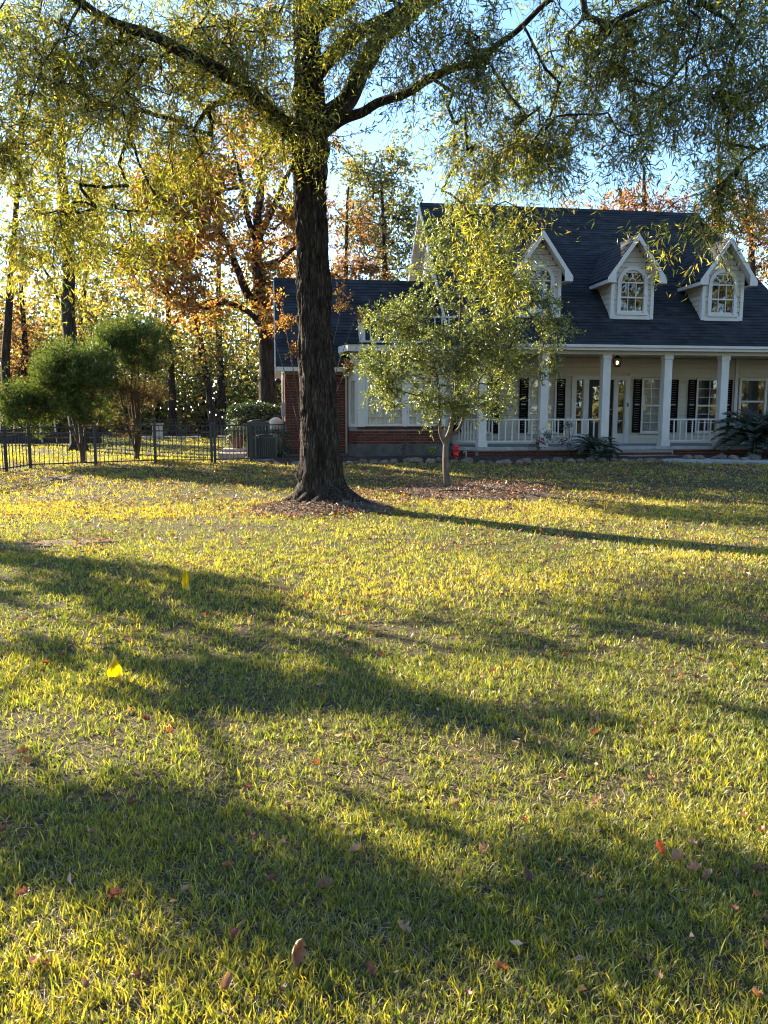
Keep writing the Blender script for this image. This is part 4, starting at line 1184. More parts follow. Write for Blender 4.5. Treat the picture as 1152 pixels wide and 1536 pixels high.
# oak with orange leaves behind the wing
OR = 30.0
ob = Vector((-4.5, OR, gzf(-4.5, OR)))
ORANGE = [(0.33, 0.14, 0.04), (0.40, 0.21, 0.055), (0.25, 0.10, 0.035), (0.40, 0.30, 0.07), (0.22, 0.19, 0.05)]
make_tree('oak_tree', 'spreading oak with burnt orange leaves behind the brick wing', ob,
          ([ob - Vector((0, 0, .1)), at(402, 560, OR), at(396, 470, OR), at(388, 420, OR), at(384, 380, OR), at(388, 310, OR), at(395, 230, OR), at(400, 120, OR)], [0.40, 0.33, 0.29, 0.26, 0.2, 0.15, 0.1, 0.04]),
          pxblobs([(330, 260, 30, 80, 50, 2, 85), (270, 320, 30, 75, 50, 2, 80), (360, 330, 29, 60, 50, 2, 55), (420, 300, 30, 45, 60, 2, 55), (230, 400, 30, 55, 40, 1.6, 50), (290, 440, 29, 60, 40, 1.6, 60), (220, 300, 30, 40, 40, 1.6, 30), (370, 420, 29, 40, 30, 1.4, 20), (430, 220, 30, 50, 50, 2, 35), (455, 395, 31, 40, 22, 1.5, 16), (410, 460, 29, 26, 30, 1, 14), (380, 190, 31, 80, 50, 2, 35), (240, 250, 31, 60, 50, 2, 25), (350, 80, 31, 90, 60, 2, 30)]),
          31, 'bark_dark', 'leaf_forest', ORANGE, [4, 4, 2.5, 2, 1], 0.17, 0.10, 3, 12, 0.9, 0.1,
          [([at(398, 470, OR), at(370, 440, OR), at(355, 400, OR), at(335, 355, OR), at(310, 340, OR), at(280, 350, OR)], [.19, .16, .13, .10, .07, .03]),
           ([at(400, 500, OR), at(375, 470, OR), at(345, 455, OR), at(320, 450, OR), at(290, 460, OR)], [.13, .11, .09, .06, .03]),
           ([at(388, 400, OR), at(420, 390, OR), at(445, 370, OR), at(480, 360, OR)], [.13, .1, .07, .03]),
           ([at(386, 370, OR), at(370, 320, OR), at(360, 260, OR), at(340, 200, OR)], [.13, .1, .07, .03]),
           ([at(386, 360, OR), at(415, 300, OR), at(440, 240, OR), at(450, 170, OR)], [.14, .11, .07, .03])], 0.011, tight=.28, rmax=.1)

# trees of the wood behind the fence and the house: (pixel of the foot, depth, trunk px width, lean, foliage masses)
YELLOW = [(0.36, 0.30, 0.07), (0.30, 0.28, 0.075), (0.42, 0.30, 0.08), (0.22, 0.22, 0.06)]
OLIVE = [(0.11, 0.125, 0.04), (0.155, 0.16, 0.055), (0.21, 0.195, 0.065), (0.25, 0.19, 0.07)]
RUST = [(0.22, 0.10, 0.05), (0.29, 0.15, 0.07), (0.17, 0.075, 0.042), (0.28, 0.20, 0.08)]
PINK = [(0.34, 0.13, 0.07), (0.40, 0.20, 0.09), (0.28, 0.10, 0.06), (0.34, 0.25, 0.10)]
PINE = [(0.04, 0.065, 0.022), (0.06, 0.085, 0.028), (0.085, 0.10, 0.03)]
G_W = 'trees of the wood behind the yard'
def wood_tree(label, pts, Y, r0, blobs, seed, cols, bark='bark_dark', L=0.18, W=0.10, name='tree', wts=None, jl=11, tl=0.9, top=0.25):
    p = [at(x, y, Y) for x, y in pts]
    b = Vector((p[0].x, p[0].y, gzf(p[0].x, p[0].y) - 0.05))
    p[0] = b
    rad = [r0 * (1 - (1 - top) * i / (len(p) - 1)) for i in range(len(p))]
    return make_tree(name, label, b, (p, rad), pxblobs(blobs), seed, bark, 'leaf_forest', cols, wts or [3, 3, 2, 2][:len(cols)], L, W, 3, jl, tl, 0.1, (), 0.010, G_W, tight=.3, step=0.8, nb=4, k=9)
wood_tree('tall thin leaning tree with bare lower trunk at the fence corner', [(8, 655), (9, 560), (14, 450), (22, 350), (30, 240), (34, 120)], 33, .22, [(30, 230, 33, 40, 50, 1.5, 30), (60, 300, 33, 40, 30, 1.4, 22), (20, 420, 33, 25, 20, 1, 6)], 41, YELLOW)
wood_tree('thick trunked tree with yellow leaves rising behind the rounded junipers', [(118, 680), (112, 600), (104, 500), (102, 420), (98, 330), (92, 220), (88, 80)], 27.5, .30, [(100, 330, 28, 60, 50, 1.5, 26), (60, 400, 28, 50, 40, 1.5, 20), (150, 390, 28, 50, 40, 1.5, 20), (100, 450, 27.5, 45, 40, 1.4, 16), (90, 200, 28, 70, 60, 1.5, 14), (170, 290, 28, 50, 40, 1.5, 14)], 42, YELLOW, 'bark_dark', top=.4)
wood_tree('slim forked tree with olive leaves beyond the junipers', [(128, 650), (126, 560), (122, 480), (128, 420), (138, 350), (142, 260)], 38, .20, [(150, 420, 38, 60, 50, 2, 45), (190, 470, 38, 45, 40, 2, 35), (120, 500, 38, 40, 30, 2, 20), (210, 380, 38, 45, 40, 2, 30)], 43, OLIVE + [(0.28, 0.2, 0.05)], wts=[2, 3, 3, 2, 2])
wood_tree('straight dark trunk with yellow green top left of the brick pillar', [(260, 652), (258, 580), (252, 480), (250, 400), (246, 300)], 42, .24, [(245, 430, 42, 50, 40, 2, 32), (220, 500, 42, 40, 40, 2, 28), (270, 520, 42, 35, 30, 2, 18)], 44, OLIVE, wts=None)
wood_tree('leaning dark trunk crossing behind the brick pillar', [(322, 650), (312, 580), (298, 500), (288, 430), (280, 340)], 40, .24, [(290, 480, 40, 40, 40, 2, 28), (330, 540, 40, 40, 30, 2, 22), (270, 380, 40, 40, 40, 2, 25)], 45, OLIVE + [(0.3, 0.16, 0.04)], wts=[2, 3, 3, 2, 2])
wood_tree('upright grey trunk with olive leaves left of the hedge', [(336, 650), (332, 580), (328, 480), (330, 380), (334, 280)], 44, .26, [(330, 470, 44, 40, 50, 2, 32), (370, 540, 44, 40, 40, 2, 28), (350, 380, 44, 50, 40, 2, 25)], 46, OLIVE)
wood_tree('dark trunk with rusty leaves at the far left of the yard', [(28, 668), (30, 620), (34, 560), (36, 500), (30, 400)], 36, .3, [(30, 500, 36, 60, 50, 2, 45), (70, 560, 36, 50, 35, 2, 35), (0, 570, 36, 50, 40, 2, 35)], 47, RUST + YELLOW[:1], wts=[2, 3, 2, 3, 2])
wood_tree('tall olive tree rising behind the ridge of the brick wing', [(575, 650), (575, 560), (578, 440), (576, 340), (570, 260)], 40, .24, [(565, 270, 40, 45, 40, 2, 50), (600, 330, 40, 45, 45, 2, 60), (545, 340, 40, 40, 40, 2, 44), (560, 380, 40, 50, 26, 2, 40), (590, 400, 40, 45, 25, 2, 30), (615, 265, 40, 45, 35, 2, 34), (530, 260, 40, 26, 40, 2, 24)], 48, OLIVE)
wood_tree('tree with dark red leaves between the big trunk and the main gable', [(515, 650), (516, 560), (518, 440), (520, 360), (522, 280)], 38, .2, [(520, 340, 38, 35, 35, 1.8, 30), (535, 400, 38, 50, 22, 1.8, 36), (500, 390, 38, 30, 30, 1.5, 24)], 49, RUST)
wood_tree('tree with pink orange leaves above the middle of the main roof', [(970, 650), (970, 500), (968, 360), (966, 290), (966, 250)], 44, .25, [(965, 300, 44, 40, 22, 2, 34), (1000, 310, 44, 36, 18, 2, 24), (890, 320, 44, 50, 12, 2, 18), (840, 310, 44, 40, 14, 2, 14)], 50, PINK)
wood_tree('tree with pale orange leaves beyond the right end of the roof', [(1125, 650), (1125, 500), (1128, 400), (1126, 320), (1120, 260)], 38, .25, [(1120, 340, 38, 40, 35, 2, 40), (1150, 400, 38, 40, 40, 2, 40), (1165, 320, 38, 40, 35, 2, 26), (1085, 320, 38, 26, 20, 1.6, 16)], 51, PINK + [(0.3, 0.22, 0.05)], wts=[2, 3, 1, 3, 2])
wood_tree('dark green pine top showing over the right dormer', [(1080, 650), (1080, 500), (1078, 380), (1078, 280), (1078, 200)], 42, .24, [(1080, 270, 42, 40, 30, 1.8, 36), (1100, 230, 42, 34, 22, 1.6, 20), (1056, 300, 42, 22, 18, 1.4, 12)], 52, PINE, L=0.22, W=0.035, jl=20, wts=[3, 3, 2])

# rounded junipers inside the fence
def jun_cols(rg, P):
    n = len(P)
    return palette(rg, n, [(0.045, 0.082, 0.018), (0.07, 0.115, 0.022), (0.12, 0.16, 0.03), (0.20, 0.22, 0.045)], [3, 4, 3, 1.6])
def jun_cols2(rg, P):
    """green tops, dead brown sprays on the inner stems"""
    n = len(P)
    b = palette(rg, n, [(0.10, 0.06, 0.03), (0.15, 0.095, 0.045), (0.07, 0.08, 0.025)], [3, 2, 2])
    z = P[:, 2] + 0.25 * rg.normal(size=n)
    return np.where((z < 2.75)[:, None], b, jun_cols(rg, P))
def juniper(label, px_base, blobs, stems, Y, seed, pale=0.0, cols=None):
    b = at(*px_base, Y); b.z = gzf(b.x, b.y) - 0.02
    s0 = [Vector(b)] + [at(x, y, Y + d) for x, y, d in stems[0]]
    li = []
    for s in stems[1:]:
        pts = [Vector(b) + Vector((0.03, 0, 0.1))] + [at(x, y, Y + d) for x, y, d in s]
        li.append((pts, [0.045 * (1 - 0.75 * i / (len(pts) - 1)) for i in range(len(pts))]))
    return make_tree('juniper', label, b, (s0, [0.07 * (1 - 0.75 * i / (len(s0) - 1)) for i in range(len(s0))]), pxblobs(blobs), seed, 'bark_brown', 'leaf_juniper', None, None, 0.09, 0.018, 4, 22, 0.34, -0.5, li, 0.004, 'junipers inside the fence', nb=4, tight=.42, rmax=.03, step=.25, twigs=True, k=7, colfn=cols or jun_cols, parts=('stem', 'crown'))
juniper('rounded green juniper with several dark stems inside the fence corner', (125, 694), [(112, 545, 21.3, 38, 24, .6, 110), (82, 562, 21.2, 34, 26, .5, 80), (143, 572, 21.1, 26, 28, .5, 80), (112, 585, 21.1, 48, 26, .6, 110), (62, 600, 21.1, 34, 24, .5, 60), (140, 612, 21.2, 24, 20, .4, 40), (92, 618, 21.4, 34, 14, .5, 36), (25, 600, 21.0, 26, 22, .4, 50), (20, 628, 20.9, 30, 16, .4, 34), (50, 640, 20.9, 20, 8, .3, 10)],
        [[(122, 660, 0), (118, 620, 0), (112, 570, 0)], [(110, 650, -.1), (80, 620, -.2), (50, 610, -.3)], [(128, 640, .1), (138, 600, .1), (142, 570, .1)], [(115, 650, .2), (104, 610, .3), (90, 570, .3)]], 21.3, 61)
juniper('upright juniper with brown bare inner stems fanning out inside the fence', (205, 689), [(195, 508, 22.5, 36, 14, .5, 90), (165, 525, 22.4, 24, 22, .5, 66), (226, 530, 22.6, 18, 24, .4, 44), (196, 540, 22.5, 34, 20, .5, 50), (160, 575, 22.3, 20, 24, .4, 40), (190, 585, 22.5, 24, 30, .4, 34), (216, 590, 22.7, 20, 28, .4, 26), (165, 630, 22.3, 22, 14, .4, 22), (195, 635, 22.5, 18, 18, .3, 12)],
        [[(203, 650, 0), (198, 600, 0), (196, 520, 0)], [(196, 655, -.1), (182, 600, -.1), (170, 540, -.1)], [(208, 650, .1), (214, 600, .1), (222, 540, .1)], [(200, 650, .2), (190, 590, .2), (184, 520, .2)], [(210, 650, -.1), (208, 590, -.1), (208, 515, -.1)], [(206, 650, .15), (202, 590, .15), (202, 530, .15)]], 22.5, 62, cols=jun_cols2)

# clipped hedge behind the condensers
def hedge():
    rg = np.random.RandomState(71)
    o = empty('hedge', (-4.5, 26.6, gzf(-4.5, 26.6)), 0, 'clipped round topped evergreen hedge behind the condensers', 'hedge')
    n = 9000
    t = rg.rand(n); u = rg.rand(n) * math.pi
    # half round loaf, leaves on its skin
    x = -5.25 + 2.6 * t; yc = 26.5 + 0.2 * np.sin(t * 3)
    rx_ = 0.55
    top = 1.45 + 0.12 * np.sin(t * 5) - 0.5 * (t > .93) * (t - .93) / .07
    y = yc - rx_ * np.cos(u) * (0.9 + 0.2 * rg.rand(n)); z = np.where(rg.rand(n) < .5, top * (0.75 + 0.27 * np.sin(u)), rg.rand(n) * top * 0.95)
    P = np.stack([x, y, z + gzf(-4.5, 26.6)], 1) + rg.normal(size=(n, 3)) * 0.05
    C = palette(rg, n, [(0.03, 0.05, 0.016), (0.05, 0.075, 0.022), (0.085, 0.11, 0.03)], [3, 3, 2])
    tag(link('foliage', leaf_mesh('foliage', rel(o, P), unit(rg.normal(size=(n, 3)) + np.array([0, -.3, .6])), np.full(n, .09), np.full(n, .05), C, rg), M['leaf_evergreen'], o), kind='stuff')
    mb = MB()
    pts = [(-5.2 + 2.5 * i / 8, 26.55, 0.62) for i in range(9)]
    mb.tube([tuple(rel(o, (q[0], q[1], q[2] + 0.5))) for q in pts], [0.3, .42, .45, .45, .45, .45, .45, .42, .3], 8)
    mb.build('woody_core', M['timber_dark'], o, True)
hedge()

# sago palms in front of the porch
def sago(label, p, nf, L, seed, trunk_h, lift):
    rg = random.Random(seed)
    o = empty('sago_palm', p, 0, label, 'palm')
    mb = MB(); mb.lathe([(0.16, -0.05), (0.19, trunk_h * .4), (0.17, trunk_h * .8), (0.09, trunk_h + 0.05), (0.0, trunk_h + 0.08)], 12)
    mb.build('trunk', M['bark_dark'], o, True)
    rgn = np.random.RandomState(seed)
    protos = []
    for v in range(4):
        n = 34; Pp, Dd, Ll, Ww = [], [], [], []
        pts = []
        arch = rg.uniform(0.75, 1.1)
        for i in range(14):
            s = i / 13; a = 0.95 - arch * 1.5 * s
            if i == 0: q = Vector((0, 0, 0))
            else: q = pts[-1] + Vector((math.cos(a), 0, math.sin(a))) * (1 / 13)
            pts.append(q)
        for i in range(n):
            s = 0.12 + 0.86 * i / n
            f = s * 13; k = min(int(f), 12); q = pts[k].lerp(pts[k + 1], f - k); d = (pts[k + 1] - pts[k]).normalized()
            for sd in (-1, 1):
                v_ = (d * 0.55 + Vector((0, sd, 0)) * 1.0 + Vector((0, 0, 0.35))).normalized()
                Pp.append(q); Dd.append(v_); Ll.append(0.21 * math.sin(math.pi * (0.12 + 0.82 * s)) + 0.03); Ww.append(0.017)
        Pp, Dd = np.array(Pp), np.array(Dd)
        C = palette(rgn, len(Pp), [(0.012, 0.026, 0.010), (0.02, 0.038, 0.014)], [1, 1])
        me = leaf_mesh('frond', Pp, Dd, np.array(Ll), np.array(Ww), C, rgn)
        me.materials.append(M['leaf_evergreen'])
        rb_ = MB(); rb_.tube(pts, [0.014 * (1 - .8 * i / 13) for i in range(14)], 5); rme = rb_.mesh('rachis'); rme.materials.append(M['leaf_stalk'])
        protos.append((me, rme))
    for i in range(nf):
        me, rme = protos[i % 4]
        f = link('frond', me, None, o)
        tier = i / nf
        f.location = (0, 0, trunk_h + 0.02)
        sc = L * rg.uniform(0.85, 1.1)
        f.scale = (sc, sc, sc)
        f.rotation_euler = (0, -(tier * (lift + .45)) + 0.75, i * 2.39996 + rg.uniform(-.2, .2))
        r = link('rachis', rme, None, f)
mat('leaf_stalk', (0.05, 0.06, 0.02), (0.09, 0.09, 0.03), 5, 0.6)
q = hw(-0.62, -0.85); sago('low dark sago palm beside the porch step', (q.x, q.y, gzf(q.x, q.y) + .08), 34, 0.82, 81, 0.16, 0.75)
q = hw(4.35, -0.75); sago('large sago palm with long arching fronds in front of the right porch windows', (q.x, q.y, gzf(q.x, q.y) + .08), 54, 1.45, 82, 0.42, 0.85)

# multi-stemmed shrub with the last orange leaves by the wing corner
cb = Vector((-2.0, 20.35, gzf(-2.0, 20.35)))
def fan(y):
    out = []
    for (x, yy) in ((425, 470), (445, 440), (470, 420), (520, 430), (535, 470), (545, 500), (410, 500), (500, 400)):
        p = at(x, yy, 20.3); m_ = cb.lerp(p, 0.5) + Vector((0, 0, 0.15))
        out.append(([cb + Vector((0.02, 0, 0)), m_, p], [0.016, 0.012, 0.005]))
    return out
cst = fan(0)
make_tree('crape_myrtle', 'bare many-stemmed shrub with a few orange leaves against the brick wing', cb, (cst[0][0], [0.02, 0.014, 0.006]),
          pxblobs([(430, 480, 20.3, 18, 22, .3, 24), (420, 450, 20.3, 12, 16, .3, 10), (440, 530, 20.3, 18, 22, .3, 12), (525, 460, 20.2, 12, 18, .3, 10), (540, 480, 20.2, 12, 20, .3, 12), (530, 540, 20.2, 14, 20, .3, 8), (513, 435, 20.2, 6, 12, .2, 5)]),
          91, 'bark_brown', 'leaf_forest', ORANGE[:4], [3, 4, 2, 2], 0.075, 0.04, 3, 5, 0.22, 0.1, cst[1:], 0.0035, nb=4, rmax=.012, twigs=True, step=.25, cat='shrub', k=5, parts=('stem', 'leaves'))
# dark leaved shrub in the angle by the tank, rose bush and little bed plants
def bush(name, label, c, blobs, seed, cols, n_l=8, L=.05, W=.03, cat='shrub', bark='bark_brown', lf='leaf_evergreen', stems=4, h=.4, tl=.14):
    rg = random.Random(seed); c = Vector(c)
    li = []
    for i in range(stems):
        a = rg.uniform(0, 6.28); li.append(([c, c + Vector((math.cos(a) * .06, math.sin(a) * .06, h * .5)), c + Vector((math.cos(a) * .16, math.sin(a) * .16, h))], [.009, .007, .003]))
    return make_tree(name, label, c, li[0], blobs, seed, bark, lf, cols, [1] * len(cols), L, W, 3, n_l, tl, 0.05, li[1:], 0.002, nb=4, rmax=.008, twigs=True, step=.12, cat=cat, k=5, parts=('stem', 'leaves'))
DK = [(0.02, 0.035, 0.014), (0.035, 0.055, 0.02), (0.06, 0.085, 0.025)]
p = at(424, 683, 21.75); p.z = gzf(p.x, p.y) + .05
bush('shrub', 'dark leafy shrub at the corner of the brick wing', p, [((p.x, p.y, p.z + .3), (.17, .15, .2), 22), ((p.x - .02, p.y, p.z + .72), (.14, .13, .2), 20)], 101, DK, h=.8)
q = hw(-2.15, -.45); q.z = gzf(q.x, q.y) + .1
bush('rose_bush', 'thin rose bush with small leaves before the porch railing', q, [((q.x, q.y, q.z + .35), (.3, .15, .2), 16), ((q.x + .3, q.y, q.z + .7), (.25, .12, .25), 14)], 102, DK + [(0.12, 0.05, 0.03)], h=.8, n_l=4, L=.045, W=.028)
rose = bpy.data.objects['rose_bush']
for i, (a, b_, c_) in enumerate([(0.05, -.05, .42), (.16, -.08, .36), (0.1, 0, .5)]):
    mb = MB(); mb.lathe([(0.0, 0), (.03, .01), (.04, .03), (.03, .05), (.012, .06), (0, .055)], 8, (a, b_, c_)); mb.build('flower', M['pink_petal'], rose, True)
q = hw(-1.2, -.35); q.z = gzf(q.x, q.y) + .1
bush('rose_bush', 'tall sparse rose bush between the second and third porch columns', q, [((q.x, q.y, q.z + .4), (.2, .12, .25), 12), ((q.x - .1, q.y, q.z + .85), (.2, .12, .25), 12)], 103, DK + [(0.1, 0.06, 0.03)], h=.9, n_l=4, L=.045, W=.028)
p = at(650, 690, 21.2); p.z = gzf(p.x, p.y) + .03
bush('bedding_plant', 'small bright yellow green plant at the bed edge', p, [((p.x, p.y, p.z + .12), (.11, .1, .09), 12)], 104, [(0.25, 0.30, 0.03), (0.18, 0.26, 0.03)], h=.16, L=.08, W=.035, cat='plant', n_l=6, tl=.06, lf='leaf_small')
p = at(605, 684, 21.5); p.z = gzf(p.x, p.y) + .05
bush('bedding_plant', 'spindly dark plant below the bay window', p, [((p.x, p.y, p.z + .25), (.16, .1, .1), 8)], 105, DK, h=.3, n_l=4, cat='plant')
q = hw(5.0, -1.2); q.z = gzf(q.x, q.y) + .08
bush('bedding_plant', 'pale grey green ground plant at the foot of the large palm', q, [((q.x, q.y, q.z + .12), (.3, .2, .1), 16)], 106, [(0.12, 0.14, 0.09), (0.17, 0.19, 0.13)], h=.2, cat='plant')

# wood beyond the yard and across the road: too far and too many to count
def wood_mass(name, label, x0, x1, y0, y1, h, n, seed, leaf, ntr, cols, wts):
    rg = np.random.RandomState(seed)
    m = n // 60
    c = np.stack([x0 + (x1 - x0) * rg.rand(m), y0 + (y1 - y0) * rg.rand(m), h * (0.03 + 0.97 * rg.rand(m) ** 1.1)], 1)
    c[:, 2] *= 0.65 + 0.5 * vnoise(c[:, 0] * .25 + 3, c[:, 1] * .1)
    P = c[rg.randint(0, m, n)] + rg.normal(size=(n, 3)) * np.array([1.1, 1.1, 0.8])
    P[:, 2] = np.maximum(P[:, 2], 0.1) + gz(P[:, 0], P[:, 1])
    base_i = rg.choice(len(cols), m, p=np.array(wts) / sum(wts))
    which = rg.randint(0, m, n)
    C = palette(rg, n, cols, wts, .25)
    o = link(name, leaf_mesh(name, P, unit(rg.normal(size=(n, 3))), leaf * (.6 + .8 * rg.rand(n)), leaf * .6 * (.6 + .8 * rg.rand(n)), C, rg), M['leaf_forest'])
    tag(o, label, 'wood', kind='stuff')
    A = np.stack([x0 + (x1 - x0) * rg.rand(ntr), y0 + (y1 - y0) * rg.rand(ntr), np.zeros(ntr)], 1)
    A[:, 2] = gz(A[:, 0], A[:, 1]) - .1
    B = A + np.stack([rg.normal(size=ntr) * .5, rg.normal(size=ntr) * .5, h * (.6 + .35 * rg.rand(ntr))], 1)
    t = link('trunks', seg_mesh('trunks', A, B, .12 + .12 * rg.rand(ntr), np.full(ntr, .04), 7), M['bark_dark'], o, True)
    tag(t, kind='stuff')
MIX = YELLOW + OLIVE + RUST
wood_mass('far_wood', 'mixed autumn wood closing the yard behind', -46, 4, 46, 66, 9.5, 60000, 111, 0.36, 110, MIX, [3, 3, 1.5, 3, 3, 3, 3, 2, .5, .7, .4, 1])
wood_mass('undergrowth', 'dense dark undergrowth at the foot of the wood', -44, 6, 44, 58, 3.2, 30000, 114, 0.30, 20, OLIVE + PINE + RUST[:1], [3, 2, 1, 1, 3, 3, 2, 1])
wood_mass('far_wood', 'autumn wood behind the house', 4, 48, 50, 64, 11, 14000, 112, 0.34, 30, MIX, [2, 2, 1, 2, 3, 3, 3, 2, 1, 1, 1, 1])
wood_mass('roadside_wood', 'sunlit wood across the road, mirrored in the window panes', -10, 85, -44, -26, 24, 34000, 113, 0.8, 60, YELLOW + OLIVE, [2, 2, 1, 2, 3, 3, 3, 2])

# trees at the left of the lawn, outside the picture: their boughs shade the near grass in broken patches
def shade_tree(label, x, y, h, seed, lines):
    b = Vector((x, y, gzf(x, y))); rg = random.Random(seed)
    bl = []
    for (x0, y0), (x1, y1), hw_, h0, k, n in lines:      # small leaf clumps above the strip of lawn they shade
        for i in range(k):
            t = rg.random(); q = rg.uniform(-1, 1) * hw_
            dx, dy = x1 - x0, y1 - y0; L = math.hypot(dx, dy)
            c = Vector((x0 + dx * t - dy / L * q, y0 + dy * t + dx / L * q, 0)) + sun_vec * ((h0 + rg.uniform(-.6, .6)) / sun_vec.z)
            bl.append((tuple(c), (.22, .22, .14), n))
    return make_tree('tree', label, b, ([b, b + Vector((.1, 0, h * .3)), b + Vector((0, .2, h * .6)), b + Vector((.1, .1, h * .9))], [.2, .17, .12, .04]),
                     bl, seed, 'bark_dark', 'leaf_forest', OLIVE + YELLOW[:2], [3, 3, 2, 1, 2, 1], .12, .06, 3, 12, .34, .1, (), .007, tight=.34, step=.5, nb=4, k=8, rmax=.06)
shade_tree('broad tree left of the lawn beyond the frame, shading the grass by the flags', -12.6, 15.2, 7.5, 121,
           [((-5.4, 9.5), (-.9, 6.1), .7, 5.0, 27, 4), ((-3.6, 7.0), (-.4, 5.2), .45, 4.9, 6, 4), ((-.2, 5.9), (2.4, 5.2), .35, 5.4, 4, 3)])
shade_tree('second broad tree left of the lawn beyond the frame, shading the nearest grass', -11.6, 9.4, 6.5, 122,
           [((-2.2, 4.9), (.3, 3.95), .25, 4.3, 11, 4), ((.3, 3.95), (2.2, 3.7), .15, 4.5, 3, 3), ((-1.9, 3.0), (-.2, 2.4), .14, 4.1, 7, 4), ((-.2, 2.4), (1.6, 2.1), .10, 4.2, 4, 4)])

# ================================================================== fence
def on_ground(px, py):
    """ground point under a photograph pixel, following the slope"""
    lo, hi = 1.0, 60.0
    for _ in range(50):
        mid = (lo + hi) / 2; q = at(px, py, mid)
        if q.z > gzf(q.x, q.y): lo = mid
        else: hi = mid
    return q
FH = 1.03
picket_me = MB().box(-0.008, 0.008, -0.008, 0.008, 0, 1).mesh('picket'); picket_me.materials.append(M['black_metal'])
def fence_run(root, a, b, h=FH, step=0.105, posts=(True, True)):
    a, b = Vector((a.x, a.y, 0)), Vector((b.x, b.y, 0))
    L = (b - a).length; d = (b - a) / L; ang = math.atan2(d.y, d.x)
    za, zb = gzf(a.x, a.y), gzf(b.x, b.y)
    zz = lambda t: za + (zb - za) * t
    lo = Vector(root.location)
    for end, ok, t in ((a, posts[0], 0), (b, posts[1], 1)):
        if ok:
            mb = MB(); p = end - lo; z = zz(t) - lo.z
            mb.box(p.x - 0.03, p.x + 0.03, p.y - 0.03, p.y + 0.03, z - 0.1, z + h + 0.05)
            mb.hexa([(p.x - .036, p.y - .036, z + h + .051), (p.x + .036, p.y - .036, z + h + .051), (p.x + .036, p.y + .036, z + h + .051), (p.x - .036, p.y + .036, z + h + .051)] + [(p.x - .012, p.y - .012, z + h + .08), (p.x + .012, p.y - .012, z + h + .08), (p.x + .012, p.y + .012, z + h + .08), (p.x - .012, p.y + .012, z + h + .08)])
            mb.build('post', M['black_metal'], root)
    for hh in (0.10, h - 0.16, h - 0.01):
        p0, p1 = a - lo + d * .03 + Vector((0, 0, zz(0) + hh)), b - lo - d * .03 + Vector((0, 0, zz(1) + hh))
        MB().bar(p0, p1, 0.022, 0.03).build('rail', M['black_metal'], root)
    n = int(L / step)
    for i in range(1, n):
        t = i / n; p = a + d * (L * t) - lo
        o = link('picket', picket_me, None, root)
        o.location = (p.x, p.y, zz(t) + 0.05); o.scale = (1, 1, h - 0.06); o.rotation_euler = (0, 0, ang)
pc = on_ground(46, 702.5); pe = on_ground(318, 695.2); pg_ = on_ground(377, 692.8); pl_ = on_ground(10, 708.5)
fence = empty('metal_fence', (pc.x, pc.y, 0), 0, 'black metal picket fence turning a corner across the back lawn', 'fence')
pa, pb_ = on_ground(140, 699.8), on_ground(228, 698)
pts_f = [pc, pc.lerp(pe, 0.345), pc.lerp(pe, 0.675), pe]
for i in range(3):
    fence_run(fence, pts_f[i], pts_f[i + 1], posts=(i == 0, True))
dl = (pl_ - pc); dl.z = 0; dl.normalize()
pl2 = pl_ + dl * 1.9; pl3 = pl2 + dl * 1.9
fence_run(fence, pl_, pc, posts=(True, False)); fence_run(fence, pl2, pl_, posts=(True, False)); fence_run(fence, pl3, pl2, posts=(True, False))
gate = empty('fence_gate', (pe.x, pe.y, 0), 0, 'narrow black metal gate between the fence and the brick wing', 'gate')
dg = (pg_ - pe).normalized()
fence_run(gate, pe + dg * 0.09, pg_, posts=(True, True))
ret = empty('metal_fence', (pg_.x, pg_.y, 0), 0, 'short black fence return from the gate post to the brick wing', 'fence')
wc = hw(-9.27, 0.9)
fence_run(ret, pg_ + (wc - pg_).normalized() * .05, wc, posts=(False, True))

# yard behind the fence
f2 = empty('metal_fence', (-13.2, 36, 0), 0, 'far black picket fence at the back of the yard', 'fence')
fence_run(f2, Vector((-12.9, 36.5, 0)), Vector((-9.9, 37.5, 0)), .9, .13); fence_run(f2, Vector((-9.9, 37.5, 0)), Vector((-7.0, 38.5, 0)), .9, .13, (False, True))
patio = MB(); patio.prism([(-11.8, 36.6, .46), (-6.2, 37.2, .46), (-5.8, 39.6, .46), (-11.8, 39.2, .46)], (0, 0, .09))
tag(patio.build('patio', M['paving']), 'pink paved patio at the back of the yard', kind='structure')
pil = empty('garden_pillar', (-10.66, 36.6, .55), 0.2, 'short pale stone pillar with flat cap on the patio', 'pillar')
MB().box(-.22, .22, -.22, .22, 0, .56).build('shaft', M['pale_wood'], pil)
MB().box(-.28, .28, -.28, .28, .561, .63).build('cap', M['concrete'], pil)
MB().box(-.26, .26, -.26, .26, -.05, .06).build('plinth', M['concrete'], pil)
bx_ = empty('fire_pit', (-8.3, 36.9, .55), .1, 'low dark square fire pit on the patio', 'fire pit')
MB().box(-.35, .35, -.3, .3, 0, .2).build('box', M['timber_dark'], bx_); MB().box(-.38, .38, -.33, .33, .201, .23).build('rim', M['black_metal'], bx_)
tl_ = empty('timber_border', (-13.6, 30.5, gzf(-13.6, 30.5)), .12, 'low dark timber border with pale leaning stakes beyond the fence corner', 'border')
for i in range(2):
    MB().box(-2.0, 2.4, -.09 + i * .004, .09 - i * .004, .05 + i * .23, .27 + i * .23).build('timber', M['timber_dark'], tl_)
for i, x in enumerate((.2, .75, 1.5)):
    MB().bar((x, -.1, .1), (x - .12, .05, .95), .05, .03).build('stake', M['pale_wood'], tl_)
